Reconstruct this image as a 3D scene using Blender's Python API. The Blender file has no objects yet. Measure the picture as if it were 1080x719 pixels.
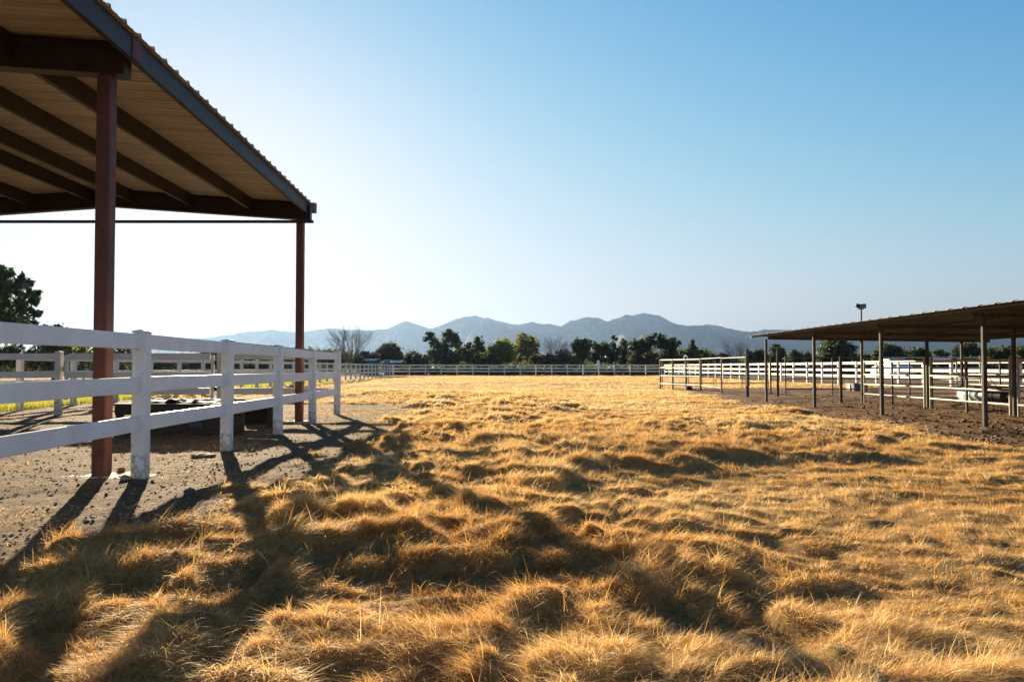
import bpy, math, random
import numpy as np
from mathutils import Vector, Matrix

random.seed(7)
rng = np.random.default_rng(11)
scene = bpy.context.scene
COL = scene.collection
R = math.radians

# ------------------------------------------------------------------ camera numbers
CAM_Z = 1.095
F = 780.0                      # focal length in pixels of the 1080 px photograph
HX, HY = 540.0, 387.0          # horizon / principal column

def at(px, Y):                 # world x of a picture column at distance Y
    return (px - HX) / F * Y

def zat(py, Y):                # world height of a picture row at distance Y
    return CAM_Z + (HY - py) / F * Y

# ------------------------------------------------------------------ noise
def _hash(ix, iy, seed):
    h = (ix.astype(np.int64) * 374761393 + iy.astype(np.int64) * 668265263 + seed * 974634777) & 0xFFFFFFFF
    h = ((h ^ (h >> 13)) * 1274126177) & 0xFFFFFFFF
    h = (h ^ (h >> 16)) & 0xFFFFFFFF
    return h / 4294967295.0

def vnoise(x, y, seed=0):
    x = np.asarray(x, float); y = np.asarray(y, float)
    ix = np.floor(x); iy = np.floor(y)
    fx = x - ix; fy = y - iy
    fx = fx * fx * fx * (fx * (fx * 6 - 15) + 10); fy = fy * fy * fy * (fy * (fy * 6 - 15) + 10)
    ix = ix.astype(np.int64); iy = iy.astype(np.int64)
    a = _hash(ix, iy, seed); b = _hash(ix + 1, iy, seed)
    c = _hash(ix, iy + 1, seed); d = _hash(ix + 1, iy + 1, seed)
    return (a + (b - a) * fx) * (1 - fy) + (c + (d - c) * fx) * fy

def fbm(x, y, seed=0, o=4):
    s = 0; a = .5; t = 0
    for k in range(o):
        s = s + a * vnoise(x * 2 ** k + 17.3 * k, y * 2 ** k - 9.1 * k, seed + k); t += a; a *= .5
    return s / t

def smooth(a, b, x):
    t = np.clip((x - a) / (b - a), 0, 1)
    return t * t * (3 - 2 * t)

# ------------------------------------------------------------------ ground cover map
FD = -.037                                     # the fences lean this much in x per metre of depth
def xl(y):
    return np.interp(y, [-20, 0, 3, 4, 4.8, 5.8, 7.5, 10, 14, 17.5, 20, 21.5, 23.5, 95, 99],
                     [-4.2, -3.3, -2.9, -2.65, -2.25, -1.85, -1.65, -1.8, -2.15, -2.6, -2.9, -4.3, -12.6, -15.2, -15.3])
def xr(y):
    return np.interp(y, [-20, 8, 20, 25, 31, 34, 36.5, 38.5, 95, 99],
                     [6.9, 6.9, 6.8, 7.0, 8.0, 7.4, 8.0, 20.9, 19.2, 19.2])
def grassy(x, y):
    w = (fbm(x * 1.1, y * 1.1, 5, 4) - .5) * 2.4
    w2 = (fbm(x * .5, y * .5, 6, 3) - .5) * 2.4
    g = smooth(-.4, .6, x - xl(y) + w) * smooth(-.2, .6, xr(y) - x + w2)
    # worn patches between the gate corner and the far fence
    g = g * (1 - .8 * smooth(.56, .66, fbm(x * .16, y * .16, 31, 3)) * smooth(23, 27, y) * smooth(-3, -6, x))
    return g * smooth(97.5, 95.5, y) * smooth(-9, -6, y)
def lawny(x, y):
    e = -12.3 + FD * (y - 18.5)
    return smooth(0, .5, e - x) * smooth(17.0, 17.8, y) * smooth(70, 55, y)
def mound1(x, y):
    wx = x + 1.5 * (fbm(x * .9, y * .9, 41, 3) - .5); wy = y + 1.3 * (fbm(x * .9, y * .9, 44, 3) - .5)
    b1 = np.abs(2 * vnoise(wx * .9, wy * 1.25, 1) - 1); b2 = np.abs(2 * vnoise(wx * 2.0 + 7, wy * 2.9, 2) - 1)
    b3 = np.abs(2 * vnoise(wx * 4.6 + 3, wy * 6.2, 7) - 1)
    n = .40 * b1 + .36 * b2 + .24 * b3
    return np.clip((n - .08) / .55, 0, 1.15)
def amp(x, y):
    a = .35 + 1.1 * smooth(.35, .68, vnoise(x * .22 + 3.1, y * .17, 3))
    return a * np.interp(y, [0, 9, 22, 60, 95], [1.05, 1.0, .72, .32, .17]) * np.interp(x, [-1, 2.5], [1.0, .9])
def height(x, y):
    g = grassy(x, y)
    m = mound1(x, y)
    hgt = g * (.125 * amp(x, y) * m ** 1.2 + .03 * vnoise(x * 5.1, y * 6.1, 4))
    rough = (1 - g) * (.05 * fbm(x * 1.3, y * 1.3, 9, 4) + .010 * vnoise(x * 8, y * 8, 8) + .011 * vnoise(x * 23, y * 23, 18) * smooth(12, 8, np.abs(y))) * smooth(60, 40, np.abs(y))
    pens = smooth(6.8, 7.6, x) * smooth(40, 36, y) * smooth(3, 6, y)
    rough = rough * (1 + 1.2 * pens)
    return hgt + rough - .02

# ------------------------------------------------------------------ materials
def nodes_of(m):
    m.use_nodes = True
    nt = m.node_tree
    nt.nodes.clear()
    return nt, nt.nodes, nt.links

def mat(name, c1, c2=None, scale=6.0, rough=.6, metallic=0., bump=.0, bscale=40., detail=6., lo=.35, hi=.65, stretch=(1, 1, 1), spec=.4):
    m = bpy.data.materials.new(name)
    nt, N, L = nodes_of(m)
    out = N.new('ShaderNodeOutputMaterial'); b = N.new('ShaderNodeBsdfPrincipled')
    L.new(b.outputs[0], out.inputs[0])
    b.inputs['Roughness'].default_value = rough; b.inputs['Metallic'].default_value = metallic
    b.inputs['Specular IOR Level'].default_value = spec
    tc = N.new('ShaderNodeTexCoord'); mp = N.new('ShaderNodeMapping'); mp.inputs['Scale'].default_value = stretch
    L.new(tc.outputs['Object'], mp.inputs[0])
    c2 = c2 or tuple(v * .8 for v in c1)
    nz = N.new('ShaderNodeTexNoise'); nz.inputs['Scale'].default_value = scale; nz.inputs['Detail'].default_value = detail
    nz.inputs['Roughness'].default_value = .65
    L.new(mp.outputs[0], nz.inputs['Vector'])
    rp = N.new('ShaderNodeValToRGB')
    rp.color_ramp.elements[0].position = lo; rp.color_ramp.elements[0].color = (*c2, 1)
    rp.color_ramp.elements[1].position = hi; rp.color_ramp.elements[1].color = (*c1, 1)
    L.new(nz.outputs[0], rp.inputs[0]); L.new(rp.outputs[0], b.inputs['Base Color'])
    if bump:
        n2 = N.new('ShaderNodeTexNoise'); n2.inputs['Scale'].default_value = bscale; n2.inputs['Detail'].default_value = 4
        L.new(mp.outputs[0], n2.inputs['Vector'])
        bp = N.new('ShaderNodeBump'); bp.inputs['Strength'].default_value = bump; bp.inputs['Distance'].default_value = .02
        L.new(n2.outputs[0], bp.inputs['Height']); L.new(bp.outputs[0], b.inputs['Normal'])
    return m

def leafmat(name, stops, transl=.45, rough=.7, gloss=.04):
    """thin plant matter: colour varies leaf by leaf, light passes through"""
    m = bpy.data.materials.new(name)
    nt, N, L = nodes_of(m)
    out = N.new('ShaderNodeOutputMaterial')
    a = N.new('ShaderNodeAttribute'); a.attribute_name = 'tint'
    rp = N.new('ShaderNodeValToRGB')
    els = rp.color_ramp.elements
    while len(els) < len(stops): els.new(.5)
    for e, (p, c) in zip(els, stops): e.position = p; e.color = (*c, 1)
    L.new(a.outputs['Fac'], rp.inputs[0])
    d = N.new('ShaderNodeBsdfDiffuse'); t = N.new('ShaderNodeBsdfTranslucent'); g = N.new('ShaderNodeBsdfGlossy')
    g.inputs['Roughness'].default_value = .45; g.inputs['Color'].default_value = (.8, .8, .75, 1)
    L.new(rp.outputs[0], d.inputs[0]); L.new(rp.outputs[0], t.inputs[0])
    m1 = N.new('ShaderNodeMixShader'); m1.inputs[0].default_value = transl
    L.new(d.outputs[0], m1.inputs[1]); L.new(t.outputs[0], m1.inputs[2])
    m2 = N.new('ShaderNodeMixShader'); m2.inputs[0].default_value = gloss
    L.new(m1.outputs[0], m2.inputs[1]); L.new(g.outputs[0], m2.inputs[2])
    L.new(m2.outputs[0], out.inputs[0])
    return m

def splash(m, colr=(.33, .25, .17), zmax=.5):
    """mud thrown up against the foot of the posts"""
    nt = m.node_tree; N = nt.nodes; L = nt.links
    b = next(n for n in N if n.type == 'BSDF_PRINCIPLED')
    src = b.inputs['Base Color'].links[0].from_socket
    tc = N.new('ShaderNodeTexCoord'); sp = N.new('ShaderNodeSeparateXYZ'); L.new(tc.outputs['Object'], sp.inputs[0])
    nz = N.new('ShaderNodeTexNoise'); nz.inputs['Scale'].default_value = 22; nz.inputs['Detail'].default_value = 6; L.new(tc.outputs['Object'], nz.inputs['Vector'])
    mr = N.new('ShaderNodeMapRange'); mr.inputs[1].default_value = 0; mr.inputs[2].default_value = zmax; mr.inputs[3].default_value = .62; mr.inputs[4].default_value = .28
    L.new(sp.outputs[2], mr.inputs[0])
    sb = N.new('ShaderNodeMath'); sb.operation = 'LESS_THAN'
    ad = N.new('ShaderNodeMath'); ad.operation = 'SUBTRACT'; L.new(mr.outputs[0], ad.inputs[0]); L.new(nz.outputs[0], ad.inputs[1])
    m2 = N.new('ShaderNodeMapRange'); m2.inputs[1].default_value = -.05; m2.inputs[2].default_value = .12; m2.inputs[4].default_value = .75; L.new(ad.outputs[0], m2.inputs[0])
    N.remove(sb)
    mx = N.new('ShaderNodeMix'); mx.data_type = 'RGBA'; L.new(m2.outputs[0], mx.inputs[0]); L.new(src, mx.inputs[6]); mx.inputs[7].default_value = (*colr, 1)
    L.new(mx.outputs[2], b.inputs['Base Color'])
M = {}
M['vinyl'] = mat('white_vinyl', (.86, .85, .83), (.75, .73, .69), 3.5, .42, bump=.03, bscale=8)
M['old_vinyl'] = mat('weathered_white_vinyl', (.70, .68, .63), (.56, .52, .46), 1.3, .5)
splash(M['vinyl']); splash(M['old_vinyl'])
M['rust'] = mat('rusty_red_oxide_paint', (.155, .040, .028), (.07, .030, .022), 7.5, .62, bump=.18, bscale=60, stretch=(1, 1, .45))
M['beam'] = mat('dark_steel_primer', (.052, .036, .029), (.028, .021, .018), 3, .55, bump=.1)
M['fascia'] = mat('blue_grey_steel', (.038, .038, .048), (.026, .026, .033), 2.5, .6, bump=.06, stretch=(1, .25, 1))
M['roof'] = mat('weathered_sheet_metal', (.52, .475, .39), (.38, .34, .275), 1.6, .5, .0, bump=.03, stretch=(.25, 2, 1))
M['trim'] = mat('end_trim', (.26, .19, .17), (.20, .14, .12), 6, .8)
M['concrete'] = mat('concrete', (.42, .38, .33), (.27, .24, .20), 9, .9, bump=.5, bscale=50)
M['galv'] = mat('galvanised_pipe', (.115, .108, .09), (.065, .058, .047), 7, .8, .0, spec=.12, bump=.06, stretch=(1, 1, .3))
M['pipe'] = mat('cream_painted_pipe', (.50, .46, .36), (.33, .28, .20), 8, .5, .1)
M['pipe_pale'] = mat('pale_cream_pipe', (.68, .64, .54), (.52, .47, .38), 8, .5)
M['pipe_dark'] = mat('brown_rusted_pipe', (.11, .095, .078), (.06, .05, .038), 9, .6)
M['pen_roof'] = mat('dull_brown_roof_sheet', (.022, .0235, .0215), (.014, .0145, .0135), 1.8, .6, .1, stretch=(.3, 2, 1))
M['darkwood'] = mat('dark_old_wood', (.060, .045, .034), (.028, .022, .018), 8, .85, bump=.35, stretch=(.3, 4, 4))
M['bluepanel'] = mat('faded_blue_paint', (.035, .06, .13), (.025, .04, .08), 7, .6)
M['tarp'] = mat('pale_plastic_tarp', (.24, .29, .37), (.12, .17, .26), 2.2, .8, spec=.1, bump=.25, bscale=10)
M['stone'] = mat('tan_stone', (.36, .29, .22), (.22, .17, .13), 14, .9, bump=.4)
M['brick'] = mat('red_brick_chunk', (.30, .12, .07), (.20, .08, .05), 14, .9, bump=.4)
M['tub'] = mat('grey_rubber', (.10, .10, .105), (.06, .06, .065), 10, .6)
M['tub_lit_side'] = mat('painted_lit_side', (.55, .52, .46), (.42, .39, .34), 10, .6)  # sunlight on the trough's left side, put into the colour
M['drum'] = mat('pale_blue_plastic', (.56, .68, .69), (.45, .57, .60), 6, .4)
M['black'] = mat('black_plastic', (.02, .022, .024), (.014, .015, .016), 8, .45)
M['bark'] = mat('bark', (.12, .085, .06), (.06, .045, .032), 6, .9, bump=.4, stretch=(1, 1, .3))
M['palebark'] = mat('pale_twig_bark', (.24, .19, .155), (.15, .115, .09), 5, .9)
M['carpaint'] = mat('white_car_paint', (.78, .78, .77), (.74, .74, .73), 3, .25, spec=.6)
M['glass'] = mat('dark_glass', (.02, .025, .03), (.018, .02, .024), 2, .08, spec=.8)
M['lens'] = mat('lamp_lens', (.35, .26, .22), (.25, .18, .15), 5, .15)
M['red'] = mat('tail_lamp_red', (.35, .02, .015), (.3, .015, .012), 5, .3)
M['greenpaint'] = mat('green_painted_boards', (.05, .23, .08), (.035, .16, .055), 3, .6, stretch=(6, 6, .4))
M['stucco_brown'] = mat('brown_stucco', (.25, .17, .12), (.20, .135, .095), 3, .9)
M['stucco_pale'] = mat('pale_stucco', (.50, .47, .42), (.42, .39, .34), 3, .9)
M['shingle'] = mat('brown_roof_tiles', (.22, .14, .10), (.15, .095, .07), 6, .8, stretch=(1, 6, 1))
M['greyroof'] = mat('grey_metal_roof', (.40, .42, .44), (.32, .33, .35), 3, .45, .3)
M['sign'] = mat('faded_cream_board', (.55, .48, .36), (.46, .39, .28), 7, .7)
M['cloth'] = mat('white_cloth', (.78, .77, .73), (.66, .65, .60), 9, .9)

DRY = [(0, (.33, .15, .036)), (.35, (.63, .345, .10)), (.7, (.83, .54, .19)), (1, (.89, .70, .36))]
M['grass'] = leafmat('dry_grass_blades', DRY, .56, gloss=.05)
M['weed'] = leafmat('straw_stalks', [(0, (.22, .19, .05)), (.5, (.45, .36, .12)), (1, (.62, .52, .26))], .4)
M['lawn'] = leafmat('green_grass_blades', [(0, (.16, .19, .02)), (.5, (.34, .34, .04)), (1, (.52, .46, .09))], .6)
def fol(name, a, b, c, t=.4): return leafmat(name, [(0, a), (.5, b), (1, c)], t)
M['f_dark'] = fol('dark_evergreen_leaves', (.038, .052, .02), (.07, .09, .032), (.12, .135, .05), .5)
M['f_olive'] = fol('olive_leaves', (.045, .048, .016), (.08, .082, .026), (.13, .12, .04))
M['f_green'] = fol('bright_spring_leaves', (.12, .16, .02), (.21, .255, .03), (.32, .35, .055), .58)
M['f_pale'] = fol('pale_yellow_green_leaves', (.12, .13, .035), (.20, .20, .06), (.28, .27, .10), .55)
M['f_brown'] = fol('brown_twiggy_growth', (.055, .038, .026), (.085, .062, .042), (.12, .09, .065), .2)

# ------------------------------------------------------------------ object helpers
def put(name, data, parent=None):
    o = bpy.data.objects.new(name, data); COL.objects.link(o)
    if parent is not None: o.parent = parent
    return o

def tag(o, label=None, cat=None, group=None, kind=None):
    if label: o['label'] = label
    if cat: o['category'] = cat
    if group: o['group'] = group
    if kind: o['kind'] = kind
    return o

def thing(name, label, cat, loc, group=None):
    o = put(name, None); o.location = loc; o.empty_display_size = .2
    return tag(o, label, cat, group)

def root_loc(p):
    while p is not None and p.parent is not None: p = p.parent
    return Vector(p.location) if p is not None else Vector((0, 0, 0))

class MB:
    """collects shapes in world coordinates; build() links them as one mesh"""
    def __init__(s): s.v = []; s.f = []; s.sm = []
    def add(s, vs, fs, sm=False):
        n = len(s.v); s.v += [tuple(v) for v in vs]
        for f in fs: s.f.append(tuple(i + n for i in f)); s.sm.append(sm)
        return s
    def frame(s, c, ax, ay, az, hx, hy, hz, bev=0.):
        c = Vector(c)
        if bev <= 0:
            vs = [c + ax * (hx * i) + ay * (hy * j) + az * (hz * k) for i in (-1, 1) for j in (-1, 1) for k in (-1, 1)]
            return s.add(vs, [(0, 1, 3, 2), (4, 6, 7, 5), (0, 4, 5, 1), (2, 3, 7, 6), (0, 2, 6, 4), (1, 5, 7, 3)])
        # bevelled section swept along az, with chamfered ends
        pts = []
        b = bev
        sec = [(-hx + b, -hy), (hx - b, -hy), (hx, -hy + b), (hx, hy - b), (hx - b, hy), (-hx + b, hy), (-hx, hy - b), (-hx, -hy + b)]
        rings = [(-hz, 1), (-hz + b, 0), (hz - b, 0), (hz, 1)]
        vs = []
        for z, ins in rings:
            for (x, y) in sec:
                if ins: x -= b * (1 if x > 0 else -1) * .7; y -= b * (1 if y > 0 else -1) * .7
                vs.append(c + ax * x + ay * y + az * z)
        fs = [tuple(range(7, -1, -1)), tuple(range(24, 32))]
        for r in range(3):
            for i in range(8):
                j = (i + 1) % 8
                fs.append((r * 8 + i, r * 8 + j, r * 8 + 8 + j, r * 8 + 8 + i))
        return s.add(vs, fs)
    def box(s, c, size, rz=0., bev=0.):
        ax = Vector((math.cos(rz), math.sin(rz), 0)); ay = Vector((-math.sin(rz), math.cos(rz), 0)); az = Vector((0, 0, 1))
        return s.frame(c, ax, ay, az, size[0] / 2, size[1] / 2, size[2] / 2, bev)
    def beam(s, p0, p1, w, h, bev=0., up=(0, 0, 1)):
        p0 = Vector(p0); p1 = Vector(p1); az = (p1 - p0); ln = az.length; az.normalize()
        ax = az.cross(Vector(up)).normalized(); ay = ax.cross(az).normalized()
        return s.frame((p0 + p1) / 2, ax, ay, az, w / 2, h / 2, ln / 2, bev)
    def tube(s, pts, rad, n=8, cap=True):
        pts = [Vector(p) for p in pts]
        if not hasattr(rad, '__len__'): rad = [rad] * len(pts)
        vs = []; fs = []
        t = (pts[1] - pts[0]).normalized()
        u = t.orthogonal().normalized()
        for i, p in enumerate(pts):
            if i: 
                t = (pts[min(i + 1, len(pts) - 1)] - pts[i - 1]).normalized()
                u = (u - t * u.dot(t)).normalized()
            w = t.cross(u)
            for k in range(n):
                a = 2 * math.pi * k / n
                vs.append(p + (u * math.cos(a) + w * math.sin(a)) * rad[i])
        for i in range(len(pts) - 1):
            for k in range(n):
                j = (k + 1) % n
                fs.append((i * n + k, i * n + j, i * n + n + j, i * n + n + k))
        s.add(vs, fs, n > 4)
        if cap:
            s.add(vs[:n], [tuple(range(n - 1, -1, -1))]); s.add(vs[-n:], [tuple(range(n))])
        return s
    def lathe(s, c, prof, n=20, axis='z', sy=1.):
        c = Vector(c); vs = []; fs = []
        for (r, h) in prof:
            for k in range(n):
                a = 2 * math.pi * k / n
                p = (r * math.cos(a), r * math.sin(a) * sy, h)
                if axis == 'x': p = (h, p[0], p[1])
                if axis == 'y': p = (p[0], h, p[1])
                vs.append(c + Vector(p))
        for i in range(len(prof) - 1):
            for k in range(n):
                j = (k + 1) % n
                fs.append((i * n + k, i * n + j, i * n + n + j, i * n + n + k))
        s.add(vs, fs, True)
        return s
    def mesh(s, name, m, off=(0, 0, 0)):
        me = bpy.data.meshes.new(name)
        o = Vector(off)
        me.from_pydata([tuple(Vector(v) - o) for v in s.v], [], s.f)
        me.polygons.foreach_set('use_smooth', s.sm)
        me.materials.append(m); me.update()
        return me
    def build(s, name, m, parent=None):
        return put(name, s.mesh(name, m, root_loc(parent)), parent)

def npmesh(name, co, loops, sizes, m, tint=None, smooth_=False, attr=None):
    me = bpy.data.meshes.new(name)
    me.vertices.add(len(co)); me.vertices.foreach_set('co', np.ascontiguousarray(co, np.float32).ravel())
    me.loops.add(len(loops)); me.loops.foreach_set('vertex_index', np.ascontiguousarray(loops, np.int32))
    st = np.zeros(len(sizes), np.int32); st[1:] = np.cumsum(sizes)[:-1]
    me.polygons.add(len(sizes)); me.polygons.foreach_set('loop_start', st)
    if smooth_: me.polygons.foreach_set('use_smooth', np.ones(len(sizes), bool))
    if tint is not None:
        a = me.attributes.new('tint', 'FLOAT', 'POINT'); a.data.foreach_set('value', np.ascontiguousarray(tint, np.float32))
    for k, v in (attr or {}).items():
        a = me.attributes.new(k, 'FLOAT', 'POINT'); a.data.foreach_set('value', np.ascontiguousarray(v, np.float32))
    me.update(calc_edges=True)
    if m: me.materials.append(m)
    return me

# ================================================================== SKY, SUN, CAMERA
SUN_PX, SUN_PY = 208.0, 222.0
S = Vector(((SUN_PX - HX) / F, 1.0, (HY - SUN_PY) / F)).normalized()
SUN_EL = math.asin(S.z); SUN_AZ = math.atan2(S.x, S.y)          # azimuth from +Y towards +X

world = bpy.data.worlds.new('World'); scene.world = world; world.use_nodes = True
wn = world.node_tree; wn.nodes.clear()
wo = wn.nodes.new('ShaderNodeOutputWorld'); bg = wn.nodes.new('ShaderNodeBackground'); sk = wn.nodes.new('ShaderNodeTexSky')
sk.sky_type = 'NISHITA'; sk.sun_disc = False
sk.sun_elevation = SUN_EL; sk.sun_rotation = SUN_AZ
sk.altitude = 700; sk.air_density = 1.0; sk.dust_density = .3; sk.ozone_density = 3.0
bg.inputs['Strength'].default_value = .06
# soft shoulder on the sky's own radiance, so that the glow round the sun keeps its colour: c' = K c^p / (c^p + B)
def vmath(op, a, b):
    n = wn.nodes.new('ShaderNodeVectorMath'); n.operation = op
    for k, v in enumerate((a, b)):
        if isinstance(v, tuple): n.inputs[k].default_value = v
        else: wn.links.new(v, n.inputs[k])
    return n.outputs[0]
cp = vmath('POWER', sk.outputs[0], (2.1, 2.1, 2.1))
sky_c = vmath('MULTIPLY', vmath('DIVIDE', cp, vmath('ADD', cp, (4.65, 4.5, 4.2))), (3.94, 3.76, 3.86))
wn.links.new(sky_c, bg.inputs[0]); wn.links.new(bg.outputs[0], wo.inputs[0])

sl = bpy.data.lights.new('sun', 'SUN'); sl.energy = 5.0; sl.angle = R(.5); sl.color = (1, .81, .55)
so = put('sun', sl); so.rotation_euler = S.to_track_quat('Z', 'Y').to_euler(); so.location = (-20, 30, 30)

cam = bpy.data.cameras.new('camera'); co = put('camera', cam); scene.camera = co
PITCH = 1.5
cam.sensor_width = 36; cam.lens = F / 1080 * 36; cam.clip_start = .05; cam.clip_end = 40000
cam.shift_y = ((HY - 359.5) - F * math.tan(R(PITCH))) / 1080
co.location = (0, 0, CAM_Z); co.rotation_euler = (R(90 + PITCH), 0, 0)

scene.view_settings.view_transform = 'Standard'; scene.view_settings.look = 'None'
scene.view_settings.exposure = 2.05; scene.view_settings.gamma = 1; scene.view_settings.use_curve_mapping = False
cy = scene.cycles
cy.max_bounces = 7; cy.diffuse_bounces = 4; cy.glossy_bounces = 2; cy.transmission_bounces = 4; cy.volume_bounces = 1
cy.caustics_reflective = False; cy.caustics_refractive = False
cy.use_denoising = True

# ================================================================== GROUND
def sheet():
    ys = [-300, -120, -60, -30, -18, -12, -9, -7, -5, -4, -3, -2, -1, -.4, .2, .7]
    y = 1.1
    while y < 130: ys.append(y); y += max(.045, y * .0085)
    while y < 9000: ys.append(y); y *= 1.12
    ys.append(9200)
    ys = np.array(ys)
    u = np.linspace(-1, 1, 520); u = np.sign(u) * (.55 * np.abs(u) + .45 * np.abs(u) ** 3)
    hw = np.where(ys < 0, 40 + np.abs(ys) * 1.2, 1.62 * ys + 5 + 20 * smooth(2, 30, ys) + 34 * smooth(2.5, -1, ys))
    X = hw[:, None] * u[None, :]; Y = np.repeat(ys[:, None], len(u), 1)
    g = grassy(X, Y); l = lawny(X, Y)
    Z = height(X, Y)
    far = smooth(96, 100, Y)
    dirt_p = smooth(6.3, 7.4, X) * smooth(39, 36, Y) * smooth(-2, 2, Y)
    r, c = X.shape
    idx = np.arange(r * c).reshape(r, c)
    q = np.stack([idx[:-1, :-1], idx[:-1, 1:], idx[1:, 1:], idx[1:, :-1]], -1).reshape(-1, 4)
    m = bpy.data.materials.new('ground')
    nt, N, L = nodes_of(m)
    out = N.new('ShaderNodeOutputMaterial'); b = N.new('ShaderNodeBsdfPrincipled'); L.new(b.outputs[0], out.inputs[0])
    b.inputs['Roughness'].default_value = .95; b.inputs['Specular IOR Level'].default_value = .1
    tc = N.new('ShaderNodeTexCoord')
    def noise(sc, det=5):
        n = N.new('ShaderNodeTexNoise'); n.inputs['Scale'].default_value = sc; n.inputs['Detail'].default_value = det
        n.inputs['Roughness'].default_value = .7
        L.new(tc.outputs['Object'], n.inputs['Vector']); return n.outputs[0]
    def ramp(f, *st):
        rp = N.new('ShaderNodeValToRGB'); e = rp.color_ramp.elements
        while len(e) < len(st): e.new(.5)
        for x, (p, cc) in zip(e, st): x.position = p; x.color = (*cc, 1)
        L.new(f, rp.inputs[0]); return rp.outputs[0]
    def mix(f, a, bb):
        mx = N.new('ShaderNodeMix'); mx.data_type = 'RGBA'
        L.new(f, mx.inputs[0]); L.new(a, mx.inputs[6]); L.new(bb, mx.inputs[7]); return mx.outputs[2]
    def att(n):
        a = N.new('ShaderNodeAttribute'); a.attribute_name = n; return a.outputs['Fac']
    dirt = mix(noise(1.1), ramp(noise(11, 8), (.3, (.085, .047, .023)), (.5, (.17, .10, .05)), (.72, (.27, .17, .09))),
               ramp(noise(60, 8), (.36, (.055, .033, .018)), (.5, (.17, .105, .057)), (.66, (.36, .235, .13))))
    straw = ramp(noise(34, 9), (.32, (.24, .13, .04)), (.5, (.46, .28, .095)), (.72, (.68, .46, .19)))
    pen = ramp(noise(5, 8), (.3, (.10, .056, .028)), (.5, (.235, .135, .066)), (.75, (.42, .265, .14)))
    lawn = ramp(noise(6, 6), (.3, (.10, .095, .02)), (.7, (.21, .19, .05)))
    outk = ramp(noise(.12, 6), (.3, (.045, .042, .025)), (.7, (.10, .085, .05)))
    colr = mix(att('pen'), dirt, pen)
    colr = mix(att('grassy'), colr, straw)
    colr = mix(att('lawn'), colr, lawn)
    colr = mix(att('far'), colr, outk)
    L.new(colr, b.inputs['Base Color'])
    bp = N.new('ShaderNodeBump'); bp.inputs['Strength'].default_value = 1.0; bp.inputs['Distance'].default_value = .05
    L.new(noise(55, 7), bp.inputs['Height']); L.new(bp.outputs[0], b.inputs['Normal'])
    me = npmesh('ground', np.stack([X, Y, Z], -1).reshape(-1, 3), q.ravel(), np.full(len(q), 4), m, smooth_=True,
                attr={'grassy': g.ravel(), 'lawn': l.ravel(), 'far': far.ravel(), 'pen': dirt_p.ravel()})
    tag(put('ground', me), kind='structure')
sheet()

def gz(x, y): return float(height(np.array([x]), np.array([y]))[0])

# ================================================================== GRASS
def blade_arrays(x, y, z, Ln, W, th, a0, a1, tint, nseg, curl=None):
    n = len(x)
    phi = th + math.pi / 2 + rng.normal(0, .9, n)
    side = np.stack([np.cos(phi), np.sin(phi), rng.normal(0, .15, n)], -1)
    p = np.stack([x, y, z], -1); vs = []
    for k in range(nseg + 1):
        t = k / nseg
        w = W * (1 - t) ** .7 * .5
        if k < nseg:
            vs.append(p - side * w[:, None]); vs.append(p + side * w[:, None])
            a = a0 + (a1 - a0) * t; tk = th + (curl * t if curl is not None else 0)
            d = np.stack([np.cos(tk) * np.sin(a), np.sin(tk) * np.sin(a), np.cos(a)], -1)
            p = p + d * (Ln / nseg)[:, None]
        else: vs.append(p)
    V = np.stack(vs, 1)                       # n, 2*nseg+1, 3
    nv = 2 * nseg + 1
    base = (np.arange(n) * nv)[:, None]
    fl = []
    for k in range(nseg - 1): fl += [2 * k, 2 * k + 1, 2 * k + 3, 2 * k + 2]
    fl += [2 * nseg - 2, 2 * nseg - 1, 2 * nseg]
    loops = (base + np.array(fl)[None, :]).ravel()
    sizes = np.tile(np.array([4] * (nseg - 1) + [3]), n)
    return V.reshape(-1, 3), loops, sizes, np.repeat(tint, nv)

def join_arrays(parts):
    co = []; lo = []; sz = []; ti = []; off = 0
    for (c, l, s_, t) in parts:
        co.append(c); lo.append(l + off); sz.append(s_); ti.append(t); off += len(c)
    return np.concatenate(co), np.concatenate(lo), np.concatenate(sz), np.concatenate(ti)

def flow(x, y):
    return (-.25 + 3.4 * (fbm(x * .33 + 5, y * .38, 21, 2) - .5) * 2 + 1.3 * (vnoise(x * 1.3, y * 1.3, 23) - .5) * 2)

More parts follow.
